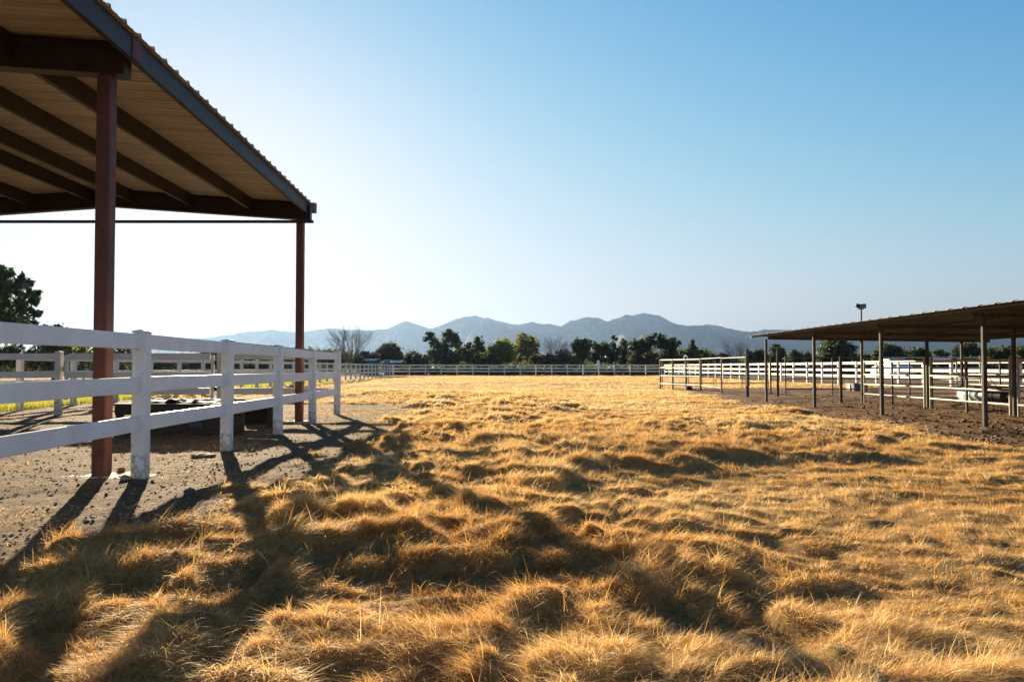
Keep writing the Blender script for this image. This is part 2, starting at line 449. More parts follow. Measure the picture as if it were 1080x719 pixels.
def field_grass():
    parts = []
    bands = [  # y0, y1, blades per m2, width, segments, length factor, tufts per m2, tuft radius
        (1.15, 3.2, 34000, .0018, 4, 1.0, 120, .034), (3.2, 5.6, 22000, .0023, 3, 1.0, 100, .038), (5.6, 10, 11500, .0034, 3, 1.05, 65, .045),
        (10, 18, 3600, .0072, 3, 1.15, 28, .07), (18, 36, 820, .015, 2, 1.25, 9, .13), (36, 96, 120, .032, 2, 1.2, 2.2, .26)]
    A, B = .75 * .5, 2.0
    def sample(n, y0, y1):                       # uniform over the wedge the field spans
        c0 = A * y0 * y0 + B * y0; c1 = A * y1 * y1 + B * y1
        y = (-B + np.sqrt(B * B + 4 * A * (c0 + rng.random(n) * (c1 - c0)))) / (2 * A)
        return (rng.random(n) * 2 - 1) * (.75 * y + B), y
    for (y0, y1, dens, w, ns, lf, td, tr) in bands:
        area = (.75 * (y0 + y1) + 2 * B) * (y1 - y0)
        n = int(area * dens)
        tx_, ty_ = sample(int(area * td), y0, y1)
        tsize = np.exp(rng.normal(0, .38, len(tx_)))
        ttint = rng.normal(0, .10, len(tx_)); tth = flow(tx_, ty_)
        k = rng.integers(0, len(tx_), n)
        off = rng.normal(0, 1, (n, 2)) * (tr * tsize[k] * .75)[:, None]
        x = tx_[k] + off[:, 0]; y = ty_[k] + off[:, 1]
        rel = np.hypot(off[:, 0], off[:, 1]) / tr
        thatch = rng.random(n) < .38
        ux, uy = sample(n, y0, y1)
        x = np.where(thatch, ux, x); y = np.where(thatch, uy, y)
        g = grassy(x, y); m = mound1(x, y); a = amp(x, y)
        keep = rng.random(n) < g ** .8 * np.clip(.55 + .5 * m + .2 * (tsize[k] - 1), .25, 1)
        sel = lambda v: v[keep]
        x, y, g, m, a, k, rel, thatch = map(sel, (x, y, g, m, a, k, rel, thatch)); off = off[keep]; n = len(x)
        L0 = (.040 + .046 * np.clip(m, 0, 1) * np.clip(a, .5, 1.3)) * np.clip(tsize[k], .6, 1.7) * rng.uniform(.6, 1.3, n) * (.55 + .45 * g) * lf
        L0 = np.where(thatch, L0 * 1.15, L0)
        z = height(x, y) - .010
        ft = tth[k]
        dx = off[:, 0] / tr * .5 + np.cos(ft) * .9 + rng.normal(0, .6, n); dy = off[:, 1] / tr * .5 + np.sin(ft) * .9 + rng.normal(0, .6, n)
        th = np.where(thatch, flow(x, y) + rng.normal(0, 1.1, n), np.arctan2(dy, dx))
        a0 = np.where(thatch, rng.normal(1.2, .2, n), np.clip(.40 + .38 * np.minimum(rel, 1.6) + rng.normal(0, .22, n), .02, 1.45))
        a1 = np.where(thatch, rng.normal(1.55, .25, n), a0 + np.clip(rng.normal(1.4, .5, n), 0, 2.3))
        a1 = np.minimum(a1, 2.7)
        wild = (rng.random(n) < .006) & ~thatch                # odd blades that stand up
        a0 = np.where(wild, .2, a0); a1 = np.where(wild, rng.uniform(.3, 1.4, n), a1); L0 = np.where(wild, L0 * 1.3, L0)
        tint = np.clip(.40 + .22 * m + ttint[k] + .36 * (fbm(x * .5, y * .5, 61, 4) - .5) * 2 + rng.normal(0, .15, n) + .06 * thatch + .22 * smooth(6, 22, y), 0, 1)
        parts.append(blade_arrays(x, y, z, L0, w * rng.uniform(.7, 1.4, n), th, a0, a1, tint, ns, rng.normal(0, .9, n)))
    # straw litter and thin tufts on the bare dirt by the fence
    n = 90000
    y = rng.uniform(2.6, 22, n); x = xl(y) + .4 - rng.random(n) ** 1.4 * (1.5 + .55 * y)
    k = rng.random(n) < (1 - grassy(x, y)) * smooth(.45, .66, fbm(x * 1.1, y * 1.1, 33, 3)) * np.exp(-np.maximum(0, xl(y) - x) * .28)
    x, y = x[k], y[k]; n = len(x)
    parts.append(blade_arrays(x, y, height(x, y) + .002, rng.uniform(.03, .11, n), rng.uniform(.002, .004, n) * np.maximum(1, y / 6), rng.uniform(0, 6.28, n),
                              np.clip(rng.normal(1.25, .25, n), .3, 1.5), rng.normal(1.55, .15, n), np.clip(rng.normal(.6, .2, n), 0, 1), 2, rng.normal(0, .7, n)))
    co_, lo, sz, ti = join_arrays(parts)
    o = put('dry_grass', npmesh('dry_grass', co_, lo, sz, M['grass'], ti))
    tag(o, 'tangled golden dry grass covering the open field', 'grass', kind='stuff')
    print('grass faces', len(sz))
    # broader pale stalks poking out of the shaded grass near the camera
    n = 1500
    y = rng.uniform(1.4, 9, n); x = (rng.random(n) * 2 - 1) * (.75 * y + .6)
    k = (rng.random(n) < grassy(x, y) * smooth(.45, .7, fbm(x * .7, y * .7, 71, 3)) * np.where(x < .5, 1, .45))
    x, y = x[k], y[k]; n = len(x)
    P = blade_arrays(x, y, height(x, y) - .01, rng.uniform(.08, .20, n), rng.uniform(.003, .007, n), rng.uniform(0, 6.28, n),
                     np.clip(rng.normal(.45, .3, n), 0, 1.2), np.clip(rng.normal(1.0, .4, n), .2, 1.9), rng.random(n), 4, rng.normal(0, .8, n))
    o = put('straw_stalks', npmesh('straw_stalks', *P[:3], M['weed'], P[3]))
    tag(o, 'broad pale stalks sticking out of the nearest grass', 'grass', kind='stuff')
    # grass of the lawn beyond the left fence
    parts = []
    for (y0, y1, dens, w) in ((16.8, 28, 1000, .012), (28, 62, 260, .028)):
        n = int((y1 - y0) * 22 * dens)
        y = rng.uniform(y0, y1, n); x = -12.2 + FD * (y - 18.5) - rng.random(n) * 22
        k = (rng.random(n) < lawny(x, y) * (.4 + .6 * vnoise(x * 2, y * 2, 81))) & (x > -.78 * y - 1)
        x, y = x[k], y[k]; n = len(x)
        parts.append(blade_arrays(x, y, height(x, y) - .01, rng.uniform(.07, .24, n), w * rng.uniform(.7, 1.3, n), rng.uniform(0, 6.28, n),
                                  np.clip(rng.normal(.3, .3, n), 0, 1), np.clip(rng.normal(.8, .4, n), 0, 1.7), np.clip(rng.normal(.55, .22, n), 0, 1), 2))
    o = put('green_grass', npmesh('green_grass', *(lambda a: (a[0], a[1], a[2], M['lawn'], a[3]))(join_arrays(parts))))
    tag(o, 'sunlit yellow green grass beyond the left fences', 'grass', kind='stuff')
field_grass()

# ================================================================== GRAVEL, CLODS
def scatter_stones(name, label, n, xf, yr, smin, smax, m, keepf):
    base = [(-1, -1, -1), (1, -1, -1), (1, 1, -1), (-1, 1, -1), (-1, -1, 1), (1, -1, 1), (1, 1, 1), (-1, 1, 1)]
    ico = np.array([(0, 0, 1), (.89, 0, .45), (.28, .85, .45), (-.72, .53, .45), (-.72, -.53, .45), (.28, -.85, .45),
                    (.72, .53, -.45), (-.28, .85, -.45), (-.89, 0, -.45), (-.28, -.85, -.45), (.72, -.53, -.45), (0, 0, -1)])
    fc = np.array([(0, 1, 2), (0, 2, 3), (0, 3, 4), (0, 4, 5), (0, 5, 1), (1, 6, 2), (2, 7, 3), (3, 8, 4), (4, 9, 5), (5, 10, 1),
                   (1, 10, 6), (2, 6, 7), (3, 7, 8), (4, 8, 9), (5, 9, 10), (11, 7, 6), (11, 8, 7), (11, 9, 8), (11, 10, 9), (11, 6, 10)])
    y = rng.uniform(*yr, n); x = xf(y, rng.random(n))
    k = rng.random(n) < keepf(x, y); x, y = x[k], y[k]; n = len(x)
    s_ = smin + (smax - smin) * rng.random(n) ** 9
    V = ico[None] * rng.uniform(.65, 1.25, (n, 12, 1)) * s_[:, None, None] * np.stack([rng.uniform(.8, 1.4, n), rng.uniform(.8, 1.4, n), rng.uniform(.45, .8, n)], -1)[:, None, :]
    an = rng.uniform(0, 6.28, n); ca, sa = np.cos(an)[:, None], np.sin(an)[:, None]
    V = np.stack([V[..., 0] * ca - V[..., 1] * sa, V[..., 0] * sa + V[..., 1] * ca, V[..., 2]], -1)
    V += np.stack([x, y, height(x, y) + s_ * .25], -1)[:, None, :]
    lp = ((np.arange(n) * 12)[:, None, None] + fc[None]).ravel()
    o = put(name, npmesh(name, V.reshape(-1, 3), lp, np.full(n * 20, 3), m))
    tag(o, label, 'gravel', kind='stuff')
M['gravel'] = mat('gravel_stones', (.34, .235, .15), (.16, .105, .065), 30, .9, lo=.4, hi=.6)
M['clod'] = mat('dirt_clods', (.21, .125, .066), (.10, .06, .033), 9, .95)
scatter_stones('gravel', 'small stones and clods strewn over bare dirt beside the fence', 85000, lambda y, u: xl(y) + .6 - u ** 1.3 * (1.5 + .75 * y), (2.8, 21), .0025, .016,
               M['gravel'], lambda x, y: (1 - grassy(x, y)) * np.clip(7.5 / y, 0, 1) * (.55 + .45 * smooth(.35, .7, fbm(x * 1.7, y * 1.7, 35, 4))))
scatter_stones('dirt_clods', 'dark trampled clods on the bare ground of the pens', 6000, lambda y, u: 6.6 + u * (.75 * y - 5.5), (9.5, 26), .012, .045,
               M['clod'], lambda x, y: (1 - grassy(x, y)) * np.clip(12 / y, 0, 1))

# ================================================================== WHITE BOARD FENCES
PW, PH = .13, 1.44
RAILS = (1.335, .918, .545)
def post_meshes():
    b = MB(); b.box((0, 0, PH / 2 - .16), (PW, PW, PH - .02 + .30), 0, .008)
    c = MB(); c.box((0, 0, PH - .012), (PW + .012, PW + .012, .018), 0, .005)
    w = (PW + .006) / 2
    c.add([(-w, -w, PH - .002), (w, -w, PH - .002), (w, w, PH - .002), (-w, w, PH - .002), (0, 0, PH + .014)], [(0, 1, 4), (1, 2, 4), (2, 3, 4), (3, 0, 4)])
    return b, c
POSTS = {}
for key in ('vinyl', 'old_vinyl'):
    b, c = post_meshes(); POSTS[key] = (b.mesh('post', M[key]), c.mesh('post_cap', M[key]))

def fence(label, pts, key='vinyl', caps=False, rail_every=1, seed=1, cat='fence', lo=.0, name='board_fence', skip=0):
    rnd = random.Random(seed)
    base = Vector((pts[0][0], pts[0][1], 0))
    f = thing(name, label, cat, base)
    dirv = Vector((pts[-1][0] - pts[0][0], pts[-1][1] - pts[0][1], 0)).normalized()
    ang = math.atan2(dirv.y, dirv.x)
    tops = []
    for ip, (x, y) in enumerate(pts):
        if ip < skip: tops.append(0); continue
        p = put('post', POSTS[key][0], f)
        dz = rnd.uniform(-.012, .012) - lo
        p.location = (x - base.x, y - base.y, dz); p.rotation_euler = (rnd.uniform(-.008, .008), rnd.uniform(-.008, .008), ang + rnd.uniform(-.02, .02))
        c = put('post_cap', POSTS[key][1], p) if caps else put('post_cap', POSTS[key][1], f)
        if not caps: c.location = p.location; c.rotation_euler = p.rotation_euler
        tops.append(dz)
    i = 0
    while i < len(pts) - 1:
        j = min(i + rail_every, len(pts) - 1)
        for z in RAILS:
            a = Vector((*pts[i], z + tops[i] * .7 + rnd.uniform(-.006, .006))); b_ = Vector((*pts[j], z + tops[j] * .7 + rnd.uniform(-.006, .006)))
            g = dirv * .004
            MB().beam(a + g, b_ - g, .038, .148, .006).build('rail', M[key], f)
        i = j
    return f

# fence A: the near fence on the left, posts 8 ft apart
def fa(k):   # k=1 is the post beside the red shed post
    Y = 7.18 + (k - 1) * 2.388
    return (-3.595 - (Y - 7.18) * .0372, Y)
A = fence('long white three-rail fence in the left foreground, running past the two red shed posts', [fa(k) for k in range(-2, 6)], 'vinyl', True, 1, 3)
# thin dark strip fixed along the far top edge of its top rails
for k in range(2, 5):
    a = Vector((*fa(k), 1.418)); b_ = Vector((*fa(k + 1), 1.418))
    d = (b_ - a).normalized(); n = Vector((-d.y, d.x, 0)) * .012
    MB().beam(a + n + d * .08, b_ + n - d * .08, .02, .02, .003).build('chew_strip', M['black'], A)
# fence B: joins the end of fence A and runs left to a gate
P5 = fa(5)
fence('short white fence section between the near fence corner and the white gate', [(P5[0] - .05, P5[1] + .02), (-6.62, 16.82)], 'old_vinyl', False, 1, 5, skip=1)
# gate
g = thing('board_gate', 'wide white three-rail gate seen through the near fence', 'gate', (-6.78, 16.83, 0))
for z in RAILS: MB().beam((-6.86, 16.83, z), (-10.10, 16.85, z), .04, .15, .006).build('rail', M['old_vinyl'], g)
for x in (-6.81, -10.14): MB().box((x, 16.84, .86), (.07, .06, 1.02), 0, .006).build('stile', M['old_vinyl'], g)
for z in (1.2, .6): MB().box((-6.73, 16.84, z), (.075, .05, .09), 0, .008).build('hinge', M['black'], g)
MB().box((-10.20, 16.84, 1.05), (.06, .05, .12), 0, .008).build('latch', M['pipe'], g)
fence('white fence to the left of the white gate, cut by the picture edge', [(-10.32, 16.85), (-12.36, 16.9), (-14.8, 16.9), (-17.2, 16.9), (-19.6, 16.9), (-22, 16.9)], 'old_vinyl', False, 1, 6)
# fence C: left side of the field
fc_pts = [(-12.36 + FD * (y - 18.5), y) for y in [18.6 + 2.42 * k for k in range(32)]]
fence('long white fence along the left side of the field, beside the lawn', fc_pts, 'old_vinyl', False, 1, 7)
yC = fc_pts[-1][1] + 1.2; xC = -12.36 + FD * (yC - 18.5)
# fence D: across the back; fence E: right side
nb = 17
xE = 19.35
fence('white fence across the far end of the field, in front of the trees', [(xC + (xE - xC) * k / nb, yC + 1.0 * k / nb) for k in range(nb + 1)], 'old_vinyl', False, 1, 8)
fence('long white fence along the right side of the field, behind the pipe pens', [(xE - .05 - FD * (94 - y), y) for y in [93.6 - 2.3 * k for k in range(30)]], 'old_vinyl', False, 1, 9)

# ================================================================== LEFT SHED (steel canopy)
SX, SY1, SY2 = -4.09, 7.40, 14.70
def sx(y): return SX - .018 * (y - SY1)          # line of the right-hand posts
RIDGE = -7.97; SLOPE = .069
shed = thing('open_shed', 'steel canopy with rusty red posts over the left foreground', 'shed', (-4.09, 7.40, 0))
def under(x, y):                                   # underside of rafters
    half = abs(x - RIDGE + .018 * (y - SY2))
    return 4.03 + SLOPE * (3.75 - half)
def ridge_x(y): return RIDGE - .018 * (y - SY2)
ZR = .30
frames = [SY2, SY1, SY1 - 7.3]
for y in frames:
    for s_ in (1, -1):
        x = sx(y) if s_ > 0 else 2 * ridge_x(y) - sx(y)
        top = 4.03
        p = MB().box((x, y, top / 2 - .1), (.142, .142, top + .2), 0, .014)
        p.build('post', M['rust'], shed)
        MB().box((x, y, .018), (.27, .27, .016), 0, .003).build('base_plate', M['rust'], shed)
    # rafter: I-section, two slopes
    r = MB(); rx = ridge_x(y)
    for s_ in (1, -1):
        xe = sx(y) + .20 if s_ > 0 else 2 * rx - sx(y) - .20
        ze = under(sx(y), y) - SLOPE * .20
        zr = 4.03 + SLOPE * 3.75
        for dz, w, h in ((.008, .15, .016), (ZR - .008, .15, .016), (ZR / 2, .012, ZR - .034)):
            r.beam((rx, y, zr + dz), (xe, y, ze + dz), w, h)
        r.beam((xe, y - .07, ze + ZR / 2), (xe, y + .07, ze + ZR / 2), .012, ZR - .034)   # end plate
    r.build('rafter', M['beam'], shed)
    # tie angle under the rafter
    if y > 10:
        MB().beam((sx(y) + .27, y - .05, 3.985), (2 * rx - sx(y) - .27, y - .05, 3.985), .05, .055, .004).build('tie_bar', M['beam'], shed)
Y0, Y1 = -.9, SY2 + .16
ptop = lambda d: 4.03 + ZR + .05 - .235 + SLOPE * (3.75 - d)       # purlin bottom at distance d from ridge
H = .235
for d in (-3.72, -2.77, -1.60, -.41, .41, 1.60, 2.79, 3.62):
    ed = abs(d) > 3.5
    sg = 1 if d > 0 else -1
    spans = [(Y0, Y1 - .02)] if ed else [(Y0, frames[2] - .012), (frames[2] + .012, frames[1] - .012), (frames[1] + .012, frames[0] - .012)]
    for (ya, yb) in spans:
        b = MB()
        q = [Vector((ridge_x(y) + d + (.275 * sg - .0245 * sg * (y - SY2) if ed else 0), y, ptop(abs(d) + (.215 if ed else 0)) + .004)) for y in (ya, yb)]
        wv = Vector((.0, 0, H / 2))
        off = -.03 * sg
        b.beam(q[0] + wv, q[1] + wv, .008, H)
        for zz in (.006, H - .006):
            b.beam(q[0] + Vector((off, 0, zz)), q[1] + Vector((off, 0, zz)), .06 - .010, .010)
        b.build('fascia_channel' if ed else 'purlin', M['fascia'] if ed else M['beam'], shed)
for y in frames:                                   # closure strip between rafter and sheet
    b = MB()
    for sg in (1, -1):
        b.beam((ridge_x(y), y, ptop(0) + H - .021), (ridge_x(y) + sg * 3.78, y, ptop(3.78) + H - .021), .05, .045)
    b.build('closure_strip', M['beam'], shed)
# splice clip on the fascia over the middle frame
y = SY1 - .1
MB().box((ridge_x(y) + 3.62 + .275 + .0245 * 7.4 + .012, y, ptop(3.84) + .12), (.014, .16, .22), -.018, .003).build('splice_plate', M['rust'], shed)
# corrugated roof sheets, ribs run from ridge to eave
def corrugated(xa, xb, za, zb, y0, y1, pitch=.305, rib=.036, th=.004, skew=0., skew2=None):
    skew2 = skew if skew2 is None else skew2
    prof = []
    y = y0
    while y < y1:
        for (dy, dz) in ((0, 0), (.085, 0), (.105, .008), (.125, 0), (.18, 0), (.20, .008), (.22, 0), (.262, 0), (.278, rib), (.30, rib)):
            if y + dy * pitch / .318 <= y1: prof.append((y + dy * pitch / .318, dz))
        y += pitch
    n = len(prof); vs = []; fs = []
    xs = [xa + (xb - xa) * k / 3 for k in range(4)]
    for t in (0, th):
        for k, x in enumerate(xs):
            z = za + (zb - za) * k / 3
            for (yy, dz) in prof: vs.append((x + (skew + (skew2 - skew) * k / 3) * (yy - SY2), yy, z + dz + t))
    for lay in (0, 1):
        for k in range(3):
            for i in range(n - 1):
                a = lay * 4 * n + k * n + i
                fs.append((a, a + 1, a + n + 1, a + n) if lay == (xb < xa) else (a, a + n, a + n + 1, a + 1))
    for i in range(n - 1):                       # closed edges at ridge and eave
        for k in (0, 3):
            a = k * n + i; fs.append((a, a + 1, a + 1 + 4 * n, a + 4 * n))
    return vs, fs
rf = MB()
zs = ptop(0) + .243
eave = 3.955
for s_ in (1, -1):
    vs, fs = corrugated(RIDGE + .0 * s_, RIDGE + s_ * eave, zs, zs - SLOPE * eave, Y0 - .02, Y1 + .02, skew=-.018, skew2=-.018 - .0245 * s_)
    rf.add(vs, fs)
roof = rf.build('roof', M['roof'], shed)
rc = MB()
for s_ in (1, -1): rc.beam((ridge_x(Y0) + s_ * .12, Y0 - .03, zs + .045), (ridge_x(Y1) + s_ * .12, Y1 + .03, zs + .045), .26, .006, up=(s_ * .069, 0, 1))
rc.build('ridge_cap', M['roof'], roof)
# end trim block at the far eave corner
zc = ptop(3.9) + .08
MB().box((ridge_x(Y1) + 3.93, Y1 + .05, zc + .10), (.15, .12, .20), 0, .01).build('corner_trim', M['trim'], shed)
# concrete footing of the near red post: thin broken slab
def slab(name, cx, cy, w, d, h, m, parent=None, seed=0, n=14, z0=-.03):
    rn = random.Random(seed); top = []; bot = []
    for k in range(n):
        a = 2 * math.pi * k / n; r = rn.uniform(.8, 1.1)
        top.append((cx + math.cos(a) * w * r * .93, cy + math.sin(a) * d * r * .93, h + rn.uniform(-.006, .006)))
        bot.append((cx + math.cos(a) * w * r, cy + math.sin(a) * d * r, z0))
    b = MB(); b.add(bot + top + [(cx, cy, h + .004)], [(k, (k + 1) % n, n + (k + 1) % n, n + k) for k in range(n)] + [(n + k, n + (k + 1) % n, 2 * n) for k in range(n)])
    return b.build(name, m, parent)
slab('footing', SX + .12, SY1 - .02, .52, .26, .022, M['concrete'], shed, 4)
slab('footing', sx(SY2), SY2, .35, .3, .02, M['concrete'], shed, 5)

# loose stones near the posts
def rock(name, label, cat, x, y, r, m, seed, flat=.6):
    rn = random.Random(seed)
    import bmesh
    bm = bmesh.new(); bmesh.ops.create_icosphere(bm, subdivisions=3, radius=1)
    o = [Vector((rn.uniform(-9, 9), rn.uniform(-9, 9), rn.uniform(-9, 9))) for _ in range(2)]
    from mathutils import noise as mn
    for v in bm.verts:
        d = 1 + .35 * mn.noise(v.co * 1.3 + o[0]) + .15 * mn.noise(v.co * 3.5 + o[1])
        v.co = Vector((v.co.x * r * d, v.co.y * r * d * .8, v.co.z * r * d * flat))
    me = bpy.data.meshes.new(name); bm.to_mesh(me); bm.free(); me.materials.append(m)
    ob = put(name, me); ob.location = (x, y, gz(x, y) + r * flat * .45); ob.rotation_euler = (0, 0, rn.uniform(0, 6))
    tag(ob, label, cat)
rock('brick_chunk', 'reddish brick chunk on the slab right of the near red post', 'brick', at(129, 7.6), 7.62, .035, M['brick'], 1, .8)
rock('rock', 'dark stone on the dirt between the two nearest white posts', 'rock', at(188, 6.0), 6.25, .055, M['tub'], 2)
rock('rock', 'flat pale stone just behind the second white post', 'rock', at(219, 9.1), 9.0, .14, M['stone'], 3, .18)
rock('rock', 'small tan stone at the foot of the first white post', 'rock', at(131, 7.0), 7.05, .05, M['stone'], 5)

# dark low platform behind the fence, a tarp on it, a block beside the far post
pl = thing('low_platform', 'dark low wooden platform on the dirt behind the near white fence', 'platform', (-5.3, 12.3, 0))
px0, px1, py0, py1 = at(120, 11.75), at(256, 11.75), 11.75, 13.4
dk = MB(); n = 9
for k in range(n):
    yy = py0 + (py1 - py0) * (k + .5) / n
    dk.box(((px0 + px1) / 2 + random.uniform(-.02, .02), yy, .50 + random.uniform(-.006, .006)), (px1 - px0, (py1 - py0) / n - .012, .035), 0, .003)
dk.build('deck', M['darkwood'], pl)
MB().box(((px0 + px1) / 2, py0 + .03, .405), (px1 - px0 - .04, .05, .14), 0, .005).build('front_board', M['darkwood'], pl)
MB().box(((px0 + px1) / 2, py0 + .035, .195), (px1 - px0 - .08, .04, .24), 0, .005).build('front_board', M['darkwood'], pl)
MB().box(((px0 + px1) / 2, py0 + .045, .03), (px1 - px0 - .12, .03, .12), 0, .005).build('front_board', M['darkwood'], pl)
MB().box((at(206, 11.7), py0 - .006, .27), (.20, .02, .26), 0, .004).build('blue_panel', M['bluepanel'], pl)
MB().box(((px0 + px1) / 2, py1 - .03, .30), (px1 - px0 - .04, .05, .34), 0, .005).build('back_board', M['darkwood'], pl)
for x in (px0 + .06, (px0 + px1) / 2, px1 - .06):
    for y in (py0 + .10, py1 - .10): MB().box((x, y, .24), (.10, .09, .50), 0, .006).build('leg', M['darkwood'], pl)
def tarp():
    nx, ny = 46, 22
    u, v = np.meshgrid(np.linspace(0, 1, nx), np.linspace(0, 1, ny))
    x = at(150, 12.2) + u * 1.25 + .06 * (vnoise(v * 5, u * 2, 4) - .5); y = 11.95 + v * 1.0 + .1 * (vnoise(u * 5, v, 3) - .5)
    z = .522 + .07 * np.abs(fbm(u * 4, v * 4, 77, 4) - .5) * 2 + .04 * fbm(u * 2.2, v * 1.6, 78, 2) * np.sin(np.pi * u) * np.sin(np.pi * v)
    top = np.stack([x, y, z], -1).reshape(-1, 3); n = len(top)
    co_ = np.concatenate([top, top - (0, 0, .004)])
    idx = np.arange(n).reshape(ny, nx)
    q = np.stack([idx[:-1, :-1], idx[:-1, 1:], idx[1:, 1:], idx[1:, :-1]], -1).reshape(-1, 4)
    q = np.concatenate([q, q[:, ::-1] + n])
    o = put('tarp', npmesh('tarp', co_, q.ravel(), np.full(len(q), 4), M['tarp'], smooth_=True))
    tag(o, 'crumpled pale tarp lying on the dark low platform', 'tarp')
tarp()
bk = thing('wooden_block', 'dark stacked timber blocks on the dirt left of the far red post', 'timber', (-4.85, 14.2, 0))
MB().box((-4.86, 14.25, .10), (.52, .30, .24), .12, .01).build('block', M['darkwood'], bk)
MB().box((-4.80, 14.27, .28), (.34, .24, .13), -.1, .01).build('block', M['darkwood'], bk)
MB().box((-5.15, 14.2, .05), (.5, .16, .12), .4, .01).build('block', M['darkwood'], bk)

# ================================================================== RIGHT PENS
pen = thing('pen_shelter', 'long low corrugated shade roof on grey pipe posts at right', 'shelter', (7.85, 15.8, 0))
rows_y = [22.45, 19.1, 15.8, 12.5, 9.2, 5.9]
def pz(x): return 2.035 - (x - 7.4) * .013
for y in rows_y:
    for x in (7.98 - .027 * (y - 12.5) + .008 * 0, 10.72 - .03 * max(0, y - 19.1), 13.65):
        b = MB(); top = pz(x) - .10
        b.box((x, y, top / 2 - .1), (.068, .068, top + .2), 0, .007)
        b.build('post', M['galv'], pen)
    b = MB(); b.beam((7.78, y, pz(7.78) - .06), (14.5, y, pz(14.5) - .06), .06, .085, .004); b.build('rafter', M['pipe_dark'], pen)
for x in (7.52, 9.3, 11.0, 12.7, 14.45):
    MB().beam((x, 3.0, pz(x) - .0), (x, 23.25, pz(x) - .0), .05, .035, .003).build('purlin', M['pipe_dark'], pen)
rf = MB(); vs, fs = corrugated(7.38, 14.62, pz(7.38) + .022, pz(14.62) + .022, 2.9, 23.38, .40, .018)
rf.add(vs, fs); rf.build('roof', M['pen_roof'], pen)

# floodlight mast standing on the shelter roof
fl = thing('floodlight', 'twin floodlight on a thin mast above the right shelter roof', 'floodlight', (10.62, 22.45, pz(10.62) + .02))
zb = pz(10.62) + .03
MB().tube([(10.62, 22.45, zb), (10.62, 22.45, 2.86)], .022, 8).build('mast', M['galv'], fl)
MB().box((10.62, 22.45, zb + .008), (.16, .16, .016), 0, .003).build('base_plate', M['galv'], fl)
MB().beam((10.53, 22.45, 2.86), (10.70, 22.45, 2.86), .03, .03, .003).build('crossbar', M['galv'], fl)
for (dx, rz, rx) in ((-.082, .6, .35), (.062, -.35, .25)):
    c = Vector((10.62 + dx, 22.42, 2.945))
    m3 = Matrix.Rotation(rz, 3, 'Z') @ Matrix.Rotation(rx, 3, 'X')
    ax, ay, az = (m3 @ Vector(v) for v in ((1, 0, 0), (0, 1, 0), (0, 0, 1)))
    h = MB().frame(c, ax, ay, az, .066, .05, .062, .012)
    h.frame(c + ay * .07, ax, ay, az, .055, .025, .05, .01)
    hd = h.build('lamp_head', M['black'], fl)
    MB().frame(c - ay * .058, ax, ay, az, .052, .004, .047).build('lens', M['lens'], hd)

def panel(label, p0, p1, nup, rails, key='pipe', r=.024, top=None, group=None, extra=None):
    g_ = thing('corral_panel', label, 'fence panel', (p0[0], p0[1], 0), group)
    for z in rails: MB().tube([(*p0, z), (*p1, z + .0)], r, 8).build('rail', M[key], g_)
    for k in range(nup):
        t = k / (nup - 1); x = p0[0] + (p1[0] - p0[0]) * t; y = p0[1] + (p1[1] - p0[1]) * t
        hh = (top or max(rails)) + (.03 if 0 < k < nup - 1 else .06)
        MB().tube([(x, y, -.08), (x, y, hh)], r * 1.12, 8).build('upright', M['pipe_dark'] if (key == 'pipe_pale' or key == 'pipe' and 0 < k < nup - 1) else M[key], g_)
    return g_
HIGH = (1.44, 1.06, .66, .27)
LOW = (1.25, .87, .58, .29)
def flat_rails(g_): pass
pa = panel('pale four-rail pipe panel at the far end of the pens, nearest the open field', (7.42, 37.0), (8.50, 33.4), 4, (1.44, 1.06, .66, .27), 'pipe_pale', .042)
# little hoop on its top rail
hp = MB(); hp.tube([(8.13 + .17 * math.cos(a) * .28, 34.6 - .17 * math.cos(a), 1.47 + .16 * math.sin(a)) for a in [math.pi * k / 10 for k in range(11)]], .03, 8)
hp.build('hoop', M['cloth'], pa)
panel('thin pipe panel continuing right of the pale panel, bare ground behind it', (8.52, 33.3), (8.22, 29.1), 2, (1.46, .27), 'pipe_dark', .022)
panel('thin pipe panel ending at the dark latch post of the pen opening', (8.22, 29.0), (8.28, 26.2), 2, (1.44,), 'pipe_dark', .022)
panel('far cross panel of thin dark pipe behind the pale panel', (7.6, 37.4), (10.2, 37.4), 3, (1.38, .7, .28), 'pipe_dark', .02)
panel('far cross panel of thin dark pipe behind the pen opening', (10.3, 37.4), (12.95, 37.4), 3, (1.38, .7, .28), 'pipe_dark', .02)
def gatepost(label, x, y, h, r=.045):
    t_ = thing('pen_post', label, 'post', (x, y, 0))
    MB().tube([(x, y, -.08), (x, y, h)], r, 10).build('shaft', M['galv'], t_)
    MB().lathe((x, y, h), [(r * 1.08, -.03), (r * 1.08, .0), (r * .6, .015), (0, .018)], 10).build('cap', M['galv'], t_)
    return t_
gp = gatepost('tall pipe post with a chain latch left of the pen opening', 8.30, 26.1, 1.72, .055)
lk = MB()
for k in range(7): lk.lathe((8.30, 26.02, 1.0 - .09 * k), [(.05, -.03), (.065, 0), (.05, .03)], 8)
lk.build('latch_chain', M['pipe_dark'], gp)
gatepost('tall thin pipe post right behind the first grey shelter post', 9.30, 25.9, 1.68)
gatepost('tall thin pipe post between the first two shelter posts, farther back', 10.0, 28.6, 1.5, .03)
gatepost('short pipe post between the second shelter post and the floodlight', 9.78, 22.0, 1.40, .042)
panel('cream four-rail pipe panel under the shelter, between floodlight and second inner post', (10.62, 22.3), (10.70, 19.2), 3, LOW, 'pipe', .026)
panel('cream four-rail pipe panel under the shelter, in front of the hanging drum', (10.74, 19.0), (10.70, 15.9), 3, LOW, 'pipe', .026)
panel('cream four-rail pipe panel under the shelter, nearest the right picture edge', (10.74, 15.7), (10.72, 12.6), 3, LOW, 'pipe', .026)
